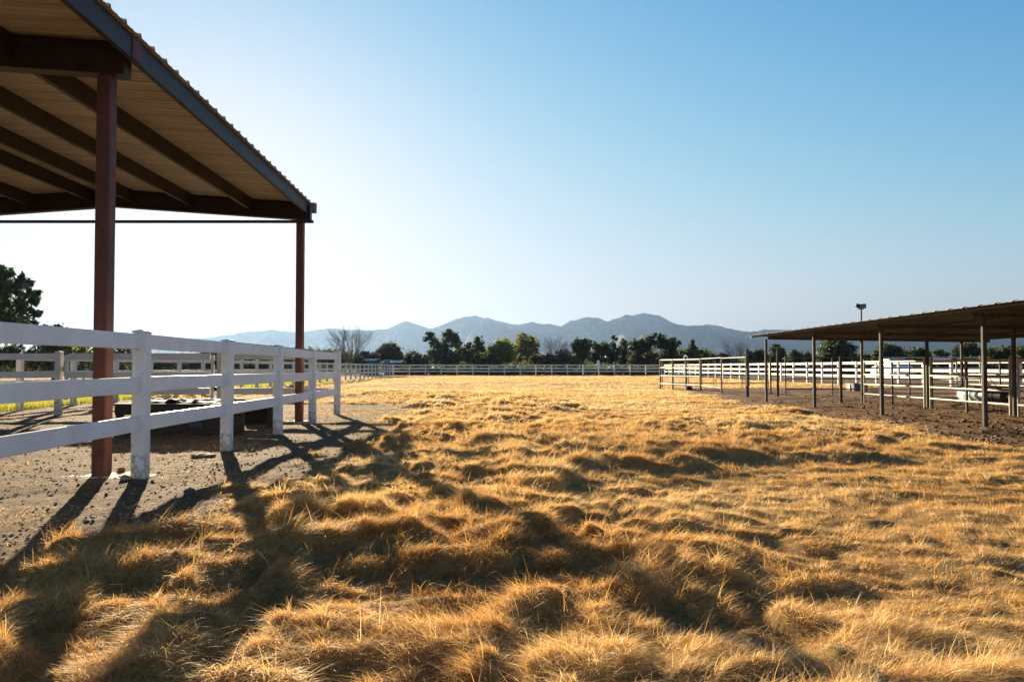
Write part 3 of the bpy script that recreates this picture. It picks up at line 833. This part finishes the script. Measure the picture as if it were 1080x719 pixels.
panel('cream four-rail pipe panel under the shelter, next to the nearest inner post', (10.74, 12.4), (10.72, 9.3), 3, LOW, 'pipe', .026)
panel('far cross panel under the shelter, behind the cream panels', (10.7, 22.6), (13.58, 22.6), 3, LOW, 'pipe', .022)
panel('back panel of the shelter pens, in front of the right white fence', (13.72, 22.4), (13.72, 19.2), 3, LOW, 'pipe', .022)
panel('back panel of the shelter pens, second from the far end', (13.72, 19.0), (13.72, 15.9), 3, LOW, 'pipe', .022)
panel('cross panel dividing the shelter pens behind the hanging drum', (10.84, 19.1), (13.58, 19.1), 3, LOW, 'pipe_dark', .022)
panel('pipe panel beyond the shelter running toward the right fence', (13.8, 27.5), (17.4, 27.5), 3, HIGH, 'pipe', .026)
panel('pipe panel beyond the shelter behind its back posts', (10.2, 27.6), (13.7, 27.6), 3, HIGH, 'pipe_dark', .022)

# hanging drum, along the inner side of the pipe panel
dr = thing('feed_drum', 'horizontal pale blue and black drum hung behind a cream pipe panel', 'drum', (10.98, 17.2, .3))
c = Vector((10.97, 17.2, .44))
R_ = .165
MB().lathe(c, [(R_, .012), (R_, .30), (R_ + .008, .31), (R_ + .008, .33), (R_, .34), (R_, .78), (R_ * .85, .82), (0, .82)], 24, 'y').build('drum_shell', M['drum'], dr)
MB().lathe(c, [(0, -.82), (R_ * .85, -.82), (R_, -.78), (R_, -.34), (R_ + .008, -.33), (R_ + .008, -.31), (R_, -.30), (R_, .01)], 24, 'y').build('dark_shell', M['black'], dr)
for sgn in (-1, 1):
    MB().tube([c + Vector((0, .80 * sgn, 0)), c + Vector((0, .95 * sgn, 0))], .035, 10).build('spout', M['cloth'], dr)
for yy in (-.5, .5):
    st = [c + Vector((math.sin(a) * (R_ + .014), yy, math.cos(a) * (R_ + .014))) for a in [2 * math.pi * k / 20 for k in range(21)]]
    s_ = MB(); s_.tube(st, .009, 6); s_.tube([c + Vector((0, yy, R_ + .01)), (10.78, c.y + yy, .84), (10.73, c.y + yy, .905), (10.685, c.y + yy, .85)], .009, 6); s_.build('hanger', M['pipe_dark'], dr)

# water trough, feed pan
tx = at(903, 33)
tr = thing('water_trough', 'dark grey water trough on the dirt behind the pens', 'trough', (tx, 33, 0))
b = MB()
prof_o = [(.86, 0.), (.94, .42)]
def tub(cx, cy, w, d, h, t, n=28, z0=0.):
    b = MB(); vs = []; fs = []
    def ring(ww, dd, z):
        o = []
        for k in range(n):
            a = 2 * math.pi * k / n; ca, sa = math.cos(a), math.sin(a)
            o.append((cx + ww * math.copysign(abs(ca) ** .35, ca), cy + dd * math.copysign(abs(sa) ** .35, sa), z))
        return o
    rs = [ring(w * .88, d * .86, z0), ring(w, d, z0 + h), ring(w - t, d - t, z0 + h), ring(w * .88 - t, d * .86 - t, z0 + .04)]
    for r_ in rs: vs += r_
    for i in range(3):
        for k in range(n): fs.append((i * n + k, i * n + (k + 1) % n, i * n + n + (k + 1) % n, i * n + n + k))
    fs.append(tuple(range(n - 1, -1, -1))); fs.append(tuple(range(3 * n, 4 * n)))
    return b.add(vs, fs)
tub(tx, 33, .33, .55, .38, .03).build('tub', M['tub'], tr)
b = MB(); b.box((tx - .335, 33, .2), (.02, .2, .26), 0, .004); b.build('lit_side_plate', M['tub_lit_side'], tr)  # pale plate paints the sunlit left face of the tub
px_, py_ = at(726, 34.2), 34.2
fp = thing('feed_pan', 'small black feed pan on the ground at the pale panel', 'feed pan', (px_, py_, 0))
tub(px_, py_, .16, .16, .20, .02, 20).build('pan', M['black'], fp)
b = MB(); b.tube([(px_ + .14 * math.cos(a), py_ - .17, .12 + .1 * math.sin(a)) for a in [math.pi * k / 8 for k in range(9)]], .012, 6); b.build('handle', M['cloth'], fp)

# things on the far fence
sx_, sy_ = at(521, 93.6), yC + .45
sg = thing('notice_board', 'small cream board hung on the far white fence', 'sign', (sx_, sy_, .9))
MB().box((sx_, sy_ - .09, 1.18), (1.05, .03, .5), 0, .005).build('board', M['sign'], sg)
for dx in (-.4, .4): MB().box((sx_ + dx, sy_ - .06, 1.44), (.05, .05, .16), 0, .004).build('hook', M['galv'], sg)
def drape(px, label):
    x, y = at(px, 94), yC + .62
    n = 18; vs = []; fs = []
    prof = [(.0, 1.98), (.10, 1.95), (.17, 1.75), (.20, 1.45), (.24, 1.1), (.27, .85)]
    for i, (r, z) in enumerate(prof):
        for k in range(n):
            a = 2 * math.pi * k / n; rr = r * (1 + .22 * math.sin(3 * a + z * 2) + .1 * math.sin(7 * a))
            vs.append((x + rr * math.cos(a), y + rr * math.sin(a), z))
    for i in range(len(prof) - 1):
        for k in range(n): fs.append((i * n + k, i * n + (k + 1) % n, i * n + n + (k + 1) % n, i * n + n + k))
    o = MB().add(vs, fs, True).build('white_cover', M['cloth'])
    tag(o, label, 'cover')
drape(632.5, 'white cloth cover pulled over one post of the far fence')

# ================================================================== CAR, BUILDINGS BEYOND
def car(px, Y):
    x = at(px, Y)
    t_ = thing('parked_car', 'white parked car seen beyond the right fence', 'car', (x, Y, 0))
    # lengthwise along y, rear towards the camera
    prof = [(-2.1, .35), (-2.15, .75), (-2.0, .98), (-1.55, 1.05), (-.95, 1.50), (.35, 1.52), (1.05, 1.06), (1.9, .92), (2.15, .7), (2.12, .35)]
    b = MB(); w = .88; vs = []
    for s_ in (-1, 1):
        for (yy, zz) in prof:
            tuck = .0 if zz < 1.1 else .16
            vs.append((x + s_ * (w - tuck), Y + yy, zz * 1.2))
    n = len(prof)
    fs = [(i, i + 1, n + i + 1, n + i) for i in range(n - 1)] + [tuple(range(n - 1, -1, -1)), tuple(range(n, 2 * n)), (0, n, 2 * n - 1, n - 1)]
    b.add(vs, fs); b.build('body', M['carpaint'], t_)
    MB().add([(x - .68, Y - 1.545, 1.31), (x + .68, Y - 1.545, 1.31), (x + .62, Y - 1.0, 1.765), (x - .62, Y - 1.0, 1.765)], [(0, 1, 2, 3)]).build('rear_window', M['glass'], t_)
    for s_ in (-1, 1):
        MB().box((x + s_ * .70, Y - 2.12, .82), (.26, .06, .14), 0, .01).build('tail_lamp', M['red'], t_)
        for yy in (-1.35, 1.35):
            wv = MB().lathe((x + s_ * .80, Y + yy, .33), [(0, -.1), (.22, -.1), (.33, -.08), (.33, .08), (.22, .1), (0, .1)], 20, 'x').build('wheel', M['black'], t_)
car(940, 68)

def house(name, label, px0, px1, Y, wall_top, ridge, mw, mr, depth=5., door=True, nwin=2):
    x0, x1 = at(px0, Y), at(px1, Y); zt, zr = zat(wall_top, Y), zat(ridge, Y)
    h = thing(name, label, 'shed' if 'shed' in name else 'house', ((x0 + x1) / 2, Y, 0))
    y0, y1 = Y, Y + depth
    b = MB(); b.box(((x0 + x1) / 2, (y0 + y1) / 2, zt / 2 - .1), (x1 - x0, depth, zt + .2)); b.build('wall', mw, h)
    o = .4; ym = (y0 + y1) / 2; dz = (zr - zt) * o / (depth / 2); t = .09
    vs = [(x0 - o, y0 - o, zt - dz + .02), (x1 + o, y0 - o, zt - dz + .02), (x1 + o, ym, zr), (x0 - o, ym, zr), (x1 + o, y1 + o, zt - dz + .02), (x0 - o, y1 + o, zt - dz + .02)]
    vs += [(a, b_, c_ + t) for a, b_, c_ in vs]
    MB().add(vs, [(0, 3, 2, 1), (3, 5, 4, 2), (6, 7, 8, 9), (9, 8, 10, 11), (0, 1, 7, 6), (4, 5, 11, 10), (1, 2, 8, 7), (2, 4, 10, 8), (5, 3, 9, 11), (3, 0, 6, 9)]).build('roof', mr, h)
    W_ = x1 - x0
    if door: MB().box((x0 + W_ * .22, y0 - .02, 1.0), (.9, .05, 2.0), 0, .01).build('door', M['darkwood'], h)
    for k in range(nwin):
        xx = x0 + W_ * (.5 + .32 * k)
        fr = MB().box((xx, y0 - .02, min(1.5, zt * .6)), (1.1, .06, .9), 0, .01).build('window', M['stucco_pale'], h)
        MB().box((xx, y0 - .054, min(1.5, zt * .6)), (.94, .012, .74)).build('pane', M['glass'], fr)
house('garden_shed', 'bright green shed with a grey roof left of the round bush', 380.5, 394, 108, 380.2, 378.6, M['greenpaint'], M['greyroof'], 4, True, 0)
house('storage_shed', 'low shed with a pale grey roof under the round bush', 405, 421, 106, 382.5, 380.3, M['darkwood'], M['greyroof'], 5, True, 1)
house('farmhouse', 'low brown house between the second shelter post and the conifer', 862, 885, 118, 381.5, 378.5, M['stucco_brown'], M['shingle'], 8)
house('farmhouse', 'pale roofed house in front of trees right of the floodlight', 982, 1004, 140, 380.3, 376.8, M['stucco_pale'], M['greyroof'], 8)

# ================================================================== TREES
def leaf_cloud(lobes, per, leaf, clump=.28, flat=.85):
    P = []; S_ = []; T = []
    for (c, r) in lobes:
        vol = (r[0] * r[1] * r[2]) ** (1 / 3)
        n = max(200, int(9 * per * (vol / leaf) ** 2))
        nc = max(14, int(n / 18))
        d = rng.normal(size=(nc, 3)); d /= np.linalg.norm(d, axis=1)[:, None]
        rad = rng.random(nc) ** .45
        cc = d * rad[:, None] * np.array(r) * .92
        pick = rng.integers(0, nc, n)
        p = cc[pick] + rng.normal(size=(n, 3)) * np.array(r) * clump * rng.uniform(.4, 1, nc)[pick][:, None] * .6
        P.append(p + np.array(c))
        T.append(np.clip(.5 + rng.normal(0, .16, nc)[pick] + rng.normal(0, .14, n), 0, 1))
        S_.append(leaf * rng.uniform(.6, 1.3, n))
    P = np.concatenate(P); S_ = np.concatenate(S_); T = np.concatenate(T); n = len(P)
    k = P[:, 2] > .05; P, S_, T = P[k], S_[k], T[k]; n = len(P)
    a = rng.normal(size=(n, 3)); a /= np.linalg.norm(a, axis=1)[:, None]
    b = rng.normal(size=(n, 3)); b -= a * (a * b).sum(1)[:, None]; b /= np.linalg.norm(b, axis=1)[:, None]
    s1 = (S_ * .62)[:, None]; s2 = (S_ * .36)[:, None]
    V = np.stack([P - a * s1, P + b * s2 - a * s1 * .1, P + a * s1, P - b * s2 - a * s1 * .1], 1)
    return V.reshape(-1, 3), np.arange(n * 4), np.full(n, 4), np.repeat(T, 4)

def tree(name, label, px, Y, lobes, key, leaf=.24, per=7, trunk=.16, cat='tree', bark='bark', group=None, clump=.28, base_px=None):
    """lobes: (px, py, rx, ry) as measured in the photograph, turned into real clumps at distance Y"""
    x = at(base_px or px, Y)
    t_ = thing(name, label, cat, (x, Y, 0), group)
    L_ = []
    k_ = Y / F
    for (lx, ly, rx, ry) in lobes:
        L_.append(((at(lx, Y), Y + random.uniform(-.35, .35) * rx * k_, zat(ly, Y)), (rx * k_, max(rx * k_ * .9, .6), ry * k_)))
    V, lo, sz, ti = leaf_cloud(L_, per, leaf, clump)
    V = V - np.array((x, Y, 0))
    put('crown' if cat != 'bush' else 'foliage', npmesh('crown', V, lo, sz, M[key], ti), t_)
    b = MB()
    zt = max(c[2] for c, r in L_)
    mid = Vector((x + random.uniform(-.2, .2), Y, zt * .45))
    b.tube([(x, Y, -.1), (x + .04, Y, zt * .2), mid], [trunk * 1.25, trunk, trunk * .7], 8)
    for (c, r) in L_:
        c = Vector(c)
        m_ = mid.lerp(c, .5) + Vector((random.uniform(-.15, .15), 0, random.uniform(0, .2)))
        b.tube([mid - Vector((0, 0, .1)), m_, c + Vector((0, 0, r[2] * .3))], [trunk * .55, trunk * .35, trunk * .1], 6)
    b.build('trunk', M[bark], t_)
    return t_

def bare_tree(label, px, Y, wpx, top, seed, name='bare_tree', key='palebark', levels=5, n0=9, r0=.13):
    rn = random.Random(seed)
    x = at(px, Y); H = zat(top, Y); Wd = wpx / F * Y
    t_ = thing(name, label, 'tree', (x, Y, 0))
    tk = MB(); tk.tube([(x, Y, -.1), (x, Y, H * .16), (x, Y, H * .22)], [r0 * 1.3, r0, r0 * 1.05], 8); tk.build('trunk', M[key], t_)
    b = MB()
    def grow(p, d, ln, r, lev):
        q = p + d * ln * .5 + Vector((rn.gauss(0, .05), rn.gauss(0, .05), .03)) * ln
        e = q + (d + Vector((0, 0, .18))).normalized() * ln * .5
        b.tube([p, q, e], [r, r * .82, r * .62], 5 if lev > 1 else 4, False)
        if lev >= levels: return
        for k in range(rn.choice((2, 3, 3))):
            dd = (d + Vector((rn.gauss(0, .42), rn.gauss(0, .42), rn.gauss(.10, .22)))).normalized()
            grow(e if k < 2 else q, dd, ln * rn.uniform(.62, .86), r * .6, lev + 1)
    for k in range(n0):
        a = 2 * math.pi * k / n0 + rn.uniform(-.3, .3)
        spread = rn.uniform(.25, 1.0)
        d = Vector((math.cos(a) * spread * Wd / H * 1.5, math.sin(a) * spread * Wd / H, rn.uniform(.5, 1.1))).normalized()
        grow(Vector((x, Y, H * .2)), d, H * .30, r0 * .6, 1)
    b.build('crown', M[key], t_)
    return t_

T = tree
# left of the shed
T('shade_tree', 'big dark broadleaf tree at the left picture edge, above the white fence', 8, 46, [(-14, 318, 36, 34), (14, 306, 20, 22), (26, 322, 15, 20), (2, 292, 18, 13), (10, 340, 26, 22), (-30, 345, 30, 28), (-40, 300, 24, 26)], 'f_dark', .30, 4.2, .35, base_px=-10, clump=.26)
T('round_shrub', 'rounded clipped green shrub right of the big left tree', 56, 60, [(48, 352, 9, 11), (60, 351, 11, 10), (70, 354, 5, 8), (56, 364, 17, 14)], 'f_olive', .20, 8, .1, 'bush')
T('low_hedge', 'long low dark hedge beyond the lawn, behind the left white fence', 70, 63, [(-40 + 19 * k, 376 + (k % 3) * 1.2, 14, 15 if k < 9 else 10) for k in range(10)], 'f_dark', .24, 6, .08, 'hedge', clump=.3)
T('low_hedge', 'lower straggly hedge behind the fences, between the two red shed posts', 215, 84, [(148 + 19 * k, 384 + (k % 2) * 2.0, 13, 9) for k in range(9)], 'f_dark', .26, 5, .08, 'hedge', clump=.3)
T('leafy_shrub', 'bright green shrub just left of the near red shed post', 88, 57, [(85, 372, 7, 10), (92, 378, 6, 10)], 'f_green', .18, 7, .06, 'bush')
# along the far side
bare_tree('wide leafless tree with pale branches just right of the near fence end', 369, 104, 33, 346, 5, n0=13, r0=.12)
T('scrub_bush', 'low dark scrub at the foot of the wide leafless tree', 352, 108, [(343, 380, 12, 8), (360, 378, 10, 9), (376, 381, 8, 8)], 'f_dark', .26, 7, .08, 'bush')
T('scrub_bush', 'low brown bush between the leafless tree and the round bush', 389, 112, [(386, 376, 8, 7), (395, 378, 7, 6), (380, 379, 6, 6)], 'f_brown', .24, 7, .07, 'bush')
T('round_bush', 'round dark bush behind the pale grey shed roof', 411, 116, [(411, 371, 12, 10), (404, 374, 9, 9), (418, 376, 8, 10)], 'f_olive', .26, 8, .12, 'tree')
T('round_bush', 'small round olive bush left of the tallest dark tree', 435, 118, [(435, 378, 10, 8), (429, 381, 6, 6)], 'f_olive', .24, 8, .09, 'bush')
T('gum_tree', 'tallest dark tree with two heads and a gap between them', 470, 120, [(453, 354, 6, 5), (458, 362, 7, 7), (449, 357, 4, 3.5), (474, 355, 10, 9), (481, 362, 7, 7), (467, 366, 8, 7), (462, 376, 14, 10), (478, 377, 14, 9)], 'f_dark', .28, 7, .22, clump=.22)
T('dark_tree', 'short dark trees massed right of the tallest dark tree', 492, 126, [(488, 373, 10, 9), (494, 365, 4.5, 5), (497, 376, 10, 9)], 'f_dark', .28, 7, .15)
T('dark_tree', 'narrow dark tree left of the bright green tree', 505, 122, [(505, 360, 6, 6.5), (503, 367, 7, 7), (509, 371, 6, 8), (504, 379, 9, 8)], 'f_dark', .28, 7, .16)
T('spring_tree', 'round bright green tree near the middle of the far tree line', 527, 116, [(530, 366, 12, 9.5), (520, 372, 9, 9), (536, 374, 10, 10), (526, 379, 13, 8)], 'f_green', .24, 8, .16)
T('willow_tree', 'loose pale green tree right of the bright green tree', 555, 124, [(553, 360, 10, 9), (562, 364, 8, 9), (548, 369, 9, 10), (559, 374, 12, 10), (545, 380, 7, 6)], 'f_pale', .26, 5, .15, clump=.3)
bare_tree('brownish leafless tree between the pale green tree and dark trees', 584, 126, 17, 357, 8, n0=12, r0=.075, key='bark')
T('scrub_bush', 'low brown scrub under the brownish leafless tree', 588, 128, [(580, 380, 10, 7), (594, 377, 10, 9)], 'f_brown', .28, 7, .08, 'bush')
T('dark_tree', 'broad round-topped dark tree right of the brownish leafless tree', 613, 120, [(612, 363, 8, 7.5), (619, 363, 7, 7), (606, 366, 5, 6), (614, 374, 11, 10)], 'f_dark', .28, 7, .18)
T('dark_tree', 'low dark tree behind the covered fence post', 633, 124, [(629, 366, 5, 6), (637, 368, 9, 8), (628, 376, 10, 9), (644, 377, 9, 9)], 'f_dark', .28, 7, .15)
T('tall_dark_tree', 'thin dark tree with a small tuft rising above its neighbours', 649, 122, [(648, 357, 4, 3.5), (647, 364, 3.5, 4), (651, 370, 5, 6)], 'f_dark', .26, 6, .12)
T('dark_tree', 'narrow dark tree between the tufted tree and the wide grove', 659, 126, [(658, 362, 5, 5.5), (660, 371, 8, 9), (655, 379, 8, 7)], 'f_dark', .28, 6, .14)
T('grove_tree', 'wide dark tree, the left half of the grove before the conifer', 679, 120, [(676, 363, 9, 8), (668, 365, 6, 6), (686, 361, 8, 8), (678, 374, 14, 11), (691, 354, 3, 3.5)], 'f_dark', .28, 7, .2)
T('grove_tree', 'wide dark tree, the right half of the grove before the conifer', 703, 118, [(700, 361, 9, 8), (709, 363, 7, 8), (706, 373, 10, 10), (696, 354, 3, 3), (716, 362, 2.5, 3)], 'f_dark', .28, 7, .2)
T('scrub_bush', 'tawny bush at the foot of the wide grove', 676, 112, [(672, 380, 10, 6), (684, 378, 10, 8), (698, 382, 8, 5)], 'f_brown', .26, 6, .07, 'bush')
T('conifer', 'small dark conifer with a pointed top above the pale panel', 731, 116, [(731, 361, 2.5, 4), (731, 367, 6, 4), (729, 372, 8, 4), (733, 377, 10, 4.5), (730, 383, 9, 4)], 'f_dark', .26, 8, .14)
T('scrub_bush', 'low brown bush right of the small conifer', 754, 118, [(752, 379, 9, 6), (762, 378, 8, 6.5)], 'f_brown', .28, 7, .07, 'bush')
bare_tree('small leafless tree left of the pen opening', 777, 120, 16, 361, 12, n0=8, r0=.1, key='bark')
T('olive_tree', 'low olive tree behind the tall latch post', 795, 116, [(792, 377, 9, 7), (800, 374, 8, 7), (806, 379, 8, 7)], 'f_olive', .26, 7, .1)
T('dark_tree', 'dark tree right of the first grey shelter post', 818, 118, [(818, 369, 8, 6), (825, 372, 6, 6), (816, 378, 11, 7)], 'f_dark', .27, 7, .14)
T('dark_tree', 'round dark tree left of the second grey shelter post', 839, 122, [(838, 374, 7, 6), (843, 378, 8, 7), (834, 381, 7, 5)], 'f_dark', .27, 7, .13)
T('conifer', 'big dark conifer reaching the shelter roof left of the floodlight', 883, 104, [(884, 356, 8, 6), (884, 362, 14, 7), (880, 368, 19, 8), (886, 376, 20, 7), (872, 378, 13, 6)], 'f_dark', .26, 8, .22)
T('olive_tree', 'wide olive tree under the shelter roof right of the floodlight', 937, 108, [(938, 370, 14, 8), (926, 375, 10, 7), (950, 376, 11, 7), (938, 379, 18, 6)], 'f_olive', .26, 7, .15)
T('dark_tree', 'dark round tree beside the wide olive tree', 966, 112, [(966, 372, 9, 7), (974, 376, 9, 7), (962, 379, 10, 6)], 'f_dark', .26, 7, .14)
T('olive_tree', 'small olive tree left of the pale roofed house', 992, 150, [(990, 372, 6, 4.5), (997, 374, 5, 4)], 'f_olive', .28, 7, .1)
T('dark_tree', 'dark tree right of the pale roofed house', 1018, 106, [(1014, 372, 9, 8), (1022, 368, 9, 7), (1030, 374, 10, 9), (1016, 380, 12, 6)], 'f_dark', .26, 7, .15)
T('olive_tree', 'pale olive tree near the right picture edge', 1056, 110, [(1050, 374, 10, 8), (1062, 372, 10, 8), (1058, 380, 16, 6)], 'f_olive', .26, 7, .15)
T('dark_tree', 'dark tree cut by the right picture edge', 1084, 104, [(1080, 372, 10, 8), (1092, 370, 11, 9), (1084, 380, 14, 6)], 'f_dark', .26, 7, .15)

for px_, w_, py_, k_, lab in ((512, 12, 379, 'f_dark', 'low dark bush under the narrow dark tree by the bright green tree'), (570, 11, 379, 'f_olive', 'low olive bush at the foot of the loose pale green tree'),
                              (600, 10, 379, 'f_dark', 'low dark bush left of the broad round-topped dark tree'), (718, 9, 380, 'f_dark', 'low dark bush between the wide grove and the small conifer'),
                              (445, 9, 380, 'f_dark', 'low dark bush left of the foot of the tallest dark tree'), (858, 10, 379, 'f_dark', 'low dark bush left of the big dark conifer'),
                              (908, 10, 379, 'f_olive', 'low olive bush behind the foot of the floodlight')):
    T('scrub_bush', lab, px_, 114, [(px_ - w_ * .5, py_, w_ * .7, 8), (px_ + w_ * .5, py_ + 1, w_ * .7, 7.5)], k_, .27, 7, .07, 'bush')

T('low_hedge', 'very long low dark hedge right behind the far white fence', 560, 99.5, [(424 + 11 * k, 391.5 + (k % 3) * .5, 8, 3.6) for k in range(26)], 'f_dark', .26, 14, .05, 'hedge', clump=.32)

# distant scrub and woods
def far_woods():
    n = 60000
    Y = 128 + 290 * rng.random(n) ** 2.2; X = rng.uniform(-.85, .95, n) * Y
    k = rng.random(n) < smooth(.35, .6, fbm(X * .02, Y * .02, 91, 3)); X, Y = X[k], Y[k]; n = len(X)
    top = (2.0 + 3.6 * fbm(X * .05, Y * .05, 95, 3)) * np.where(X < -.42 * Y, .55, 1) * np.where(X > .27 * Y, .62, 1)
    Z = top * rng.random(n) ** .6
    P = np.stack([X, Y, Z], -1)
    a = rng.normal(size=(n, 3)); a /= np.linalg.norm(a, axis=1)[:, None]
    b = rng.normal(size=(n, 3)); b -= a * (a * b).sum(1)[:, None]; b /= np.linalg.norm(b, axis=1)[:, None]
    s_ = rng.uniform(.4, .9, n)[:, None]
    V = np.stack([P - a * s_, P + b * s_ * .6, P + a * s_, P - b * s_ * .6], 1).reshape(-1, 3)
    o = put('distant_woods', npmesh('distant_woods', V, np.arange(n * 4), np.full(n, 4), M['f_dark'], np.repeat(np.clip(rng.normal(.5, .2, n), 0, 1), 4)))
    tag(o, 'far low band of dark scrub and trees below the mountains', 'woods', kind='stuff')
far_woods()

# ================================================================== MOUNTAINS
def mountains():
    pr = [(-500, 372), (-250, 366), (-60, 369), (60, 371), (150, 364), (196, 357.5), (215, 355), (240, 352.5), (262, 348.5), (287, 347), (310, 349.5), (330, 347), (345, 345.5), (362, 346.5), (385, 347.5), (408, 346.5), (420, 341),
          (427, 337.5), (440, 340.5), (453, 345.5), (466, 341), (478, 337), (490, 333.5), (503, 332.5), (514, 333.5), (530, 338.5), (548, 341), (562, 339.5), (578, 342), (592, 342.5), (602, 338), (622, 333.5),
          (634, 336), (643, 338), (660, 331.5), (668, 332.5), (682, 328.5), (697, 332), (715, 341), (727, 342.5), (745, 341.5), (757, 343), (775, 346), (790, 348.5), (808, 346.5), (825, 347.5), (850, 349), (880, 346),
          (910, 348), (940, 345), (965, 348), (1000, 349), (1040, 348), (1080, 352), (1200, 352), (1400, 360), (1700, 368)]
    px = np.arange(-500, 1700, 2.5)
    D = 6200.0
    crest = np.interp(px, *zip(*pr)) - 2.2
    # four ridges one behind another; the crest line is the highest of them
    r = np.linspace(0, 1, 150)
    Yv = 3300 + r * 4200                                         # depth rows
    PX, YV = np.meshgrid(px, Yv)
    X = (PX - HX) / F * YV
    hc = (HY - np.interp(px, *zip(*pr))) / F * D                  # crest height at distance D
    hc = hc * (1 + .05 * (fbm(px * .035, px * 0 + 3, 151, 5) - .5) + .05 * (fbm(px * .13, px * 0 + 5, 161, 3) - .5))
    hc = np.repeat(hc[None, :], len(r), 0)
    back = np.clip((YV - D) / 1300, 0, 1)
    front = np.clip((YV - 3400) / (D - 3400), 0, 1)
    base = np.where(YV < D, front ** 1.25, (1 - back) ** 1.2)
    rid = 1 - np.abs(2 * fbm(X * .0016 + 3, YV * .0011, 101, 5) - 1)
    rid2 = 1 - np.abs(2 * fbm(X * .0048, YV * .0026, 111, 4) - 1)
    ero = smooth(0, .12, 1 - base) * smooth(0, .2, front)
    rid3 = 1 - np.abs(2 * fbm(X * .013, YV * .0065, 131, 3) - 1)
    H = hc * base * (1 - ero * (1.35 * (1 - rid) + .70 * (1 - rid2) + .34 * (1 - rid3)))
    H = H + hc * .035 * (fbm(X * .02, YV * .02, 141, 4) - .5) * base
    # foothills
    fh = 95 * smooth(.42, .75, fbm(X * .0011 + 7, YV * .0011, 121, 4)) * np.exp(-((YV - 4100) / 420) ** 2)
    H = np.maximum(H, fh * .6 * (1 - .35 * (1 - rid2)))
    Z = np.maximum(H, 0) - 2
    # keep the silhouette: nothing in front may rise above the crest line
    lim = CAM_Z + (HY - crest)[None, :] / F * YV
    Z = np.where(YV < D - 20, np.minimum(Z, lim * .985), Z)
    idx = np.arange(Z.size).reshape(Z.shape)
    q = np.stack([idx[:-1, :-1], idx[:-1, 1:], idx[1:, 1:], idx[1:, :-1]], -1).reshape(-1, 4)
    m = mat('mountain_scrub', (.26, .21, .155), (.05, .052, .04), .0035, .95, detail=11, lo=.42, hi=.68, spec=.05)
    o = put('mountains', npmesh('mountains', np.stack([X, YV, Z], -1).reshape(-1, 3), q.ravel(), np.full(len(q), 4), m, smooth_=True))
    tag(o, kind='structure')
    return float(Z.max())
ZMAX = mountains()

# ================================================================== HAZE
hz = MB().box((0, 4500, (ZMAX + 25 - 2) / 2), (34000, 9700, ZMAX + 25 + 2))
hm = bpy.data.materials.new('haze'); nt, N, L = nodes_of(hm)
ho = N.new('ShaderNodeOutputMaterial'); pv = N.new('ShaderNodeVolumePrincipled')
pv.inputs['Color'].default_value = (.125, .20, .335, 1); pv.inputs['Density'].default_value = .9e-4; pv.inputs['Anisotropy'].default_value = .55
L.new(pv.outputs[0], ho.inputs['Volume'])
tag(hz.build('haze', hm), 'thin pale air over the whole place', 'haze', kind='stuff')
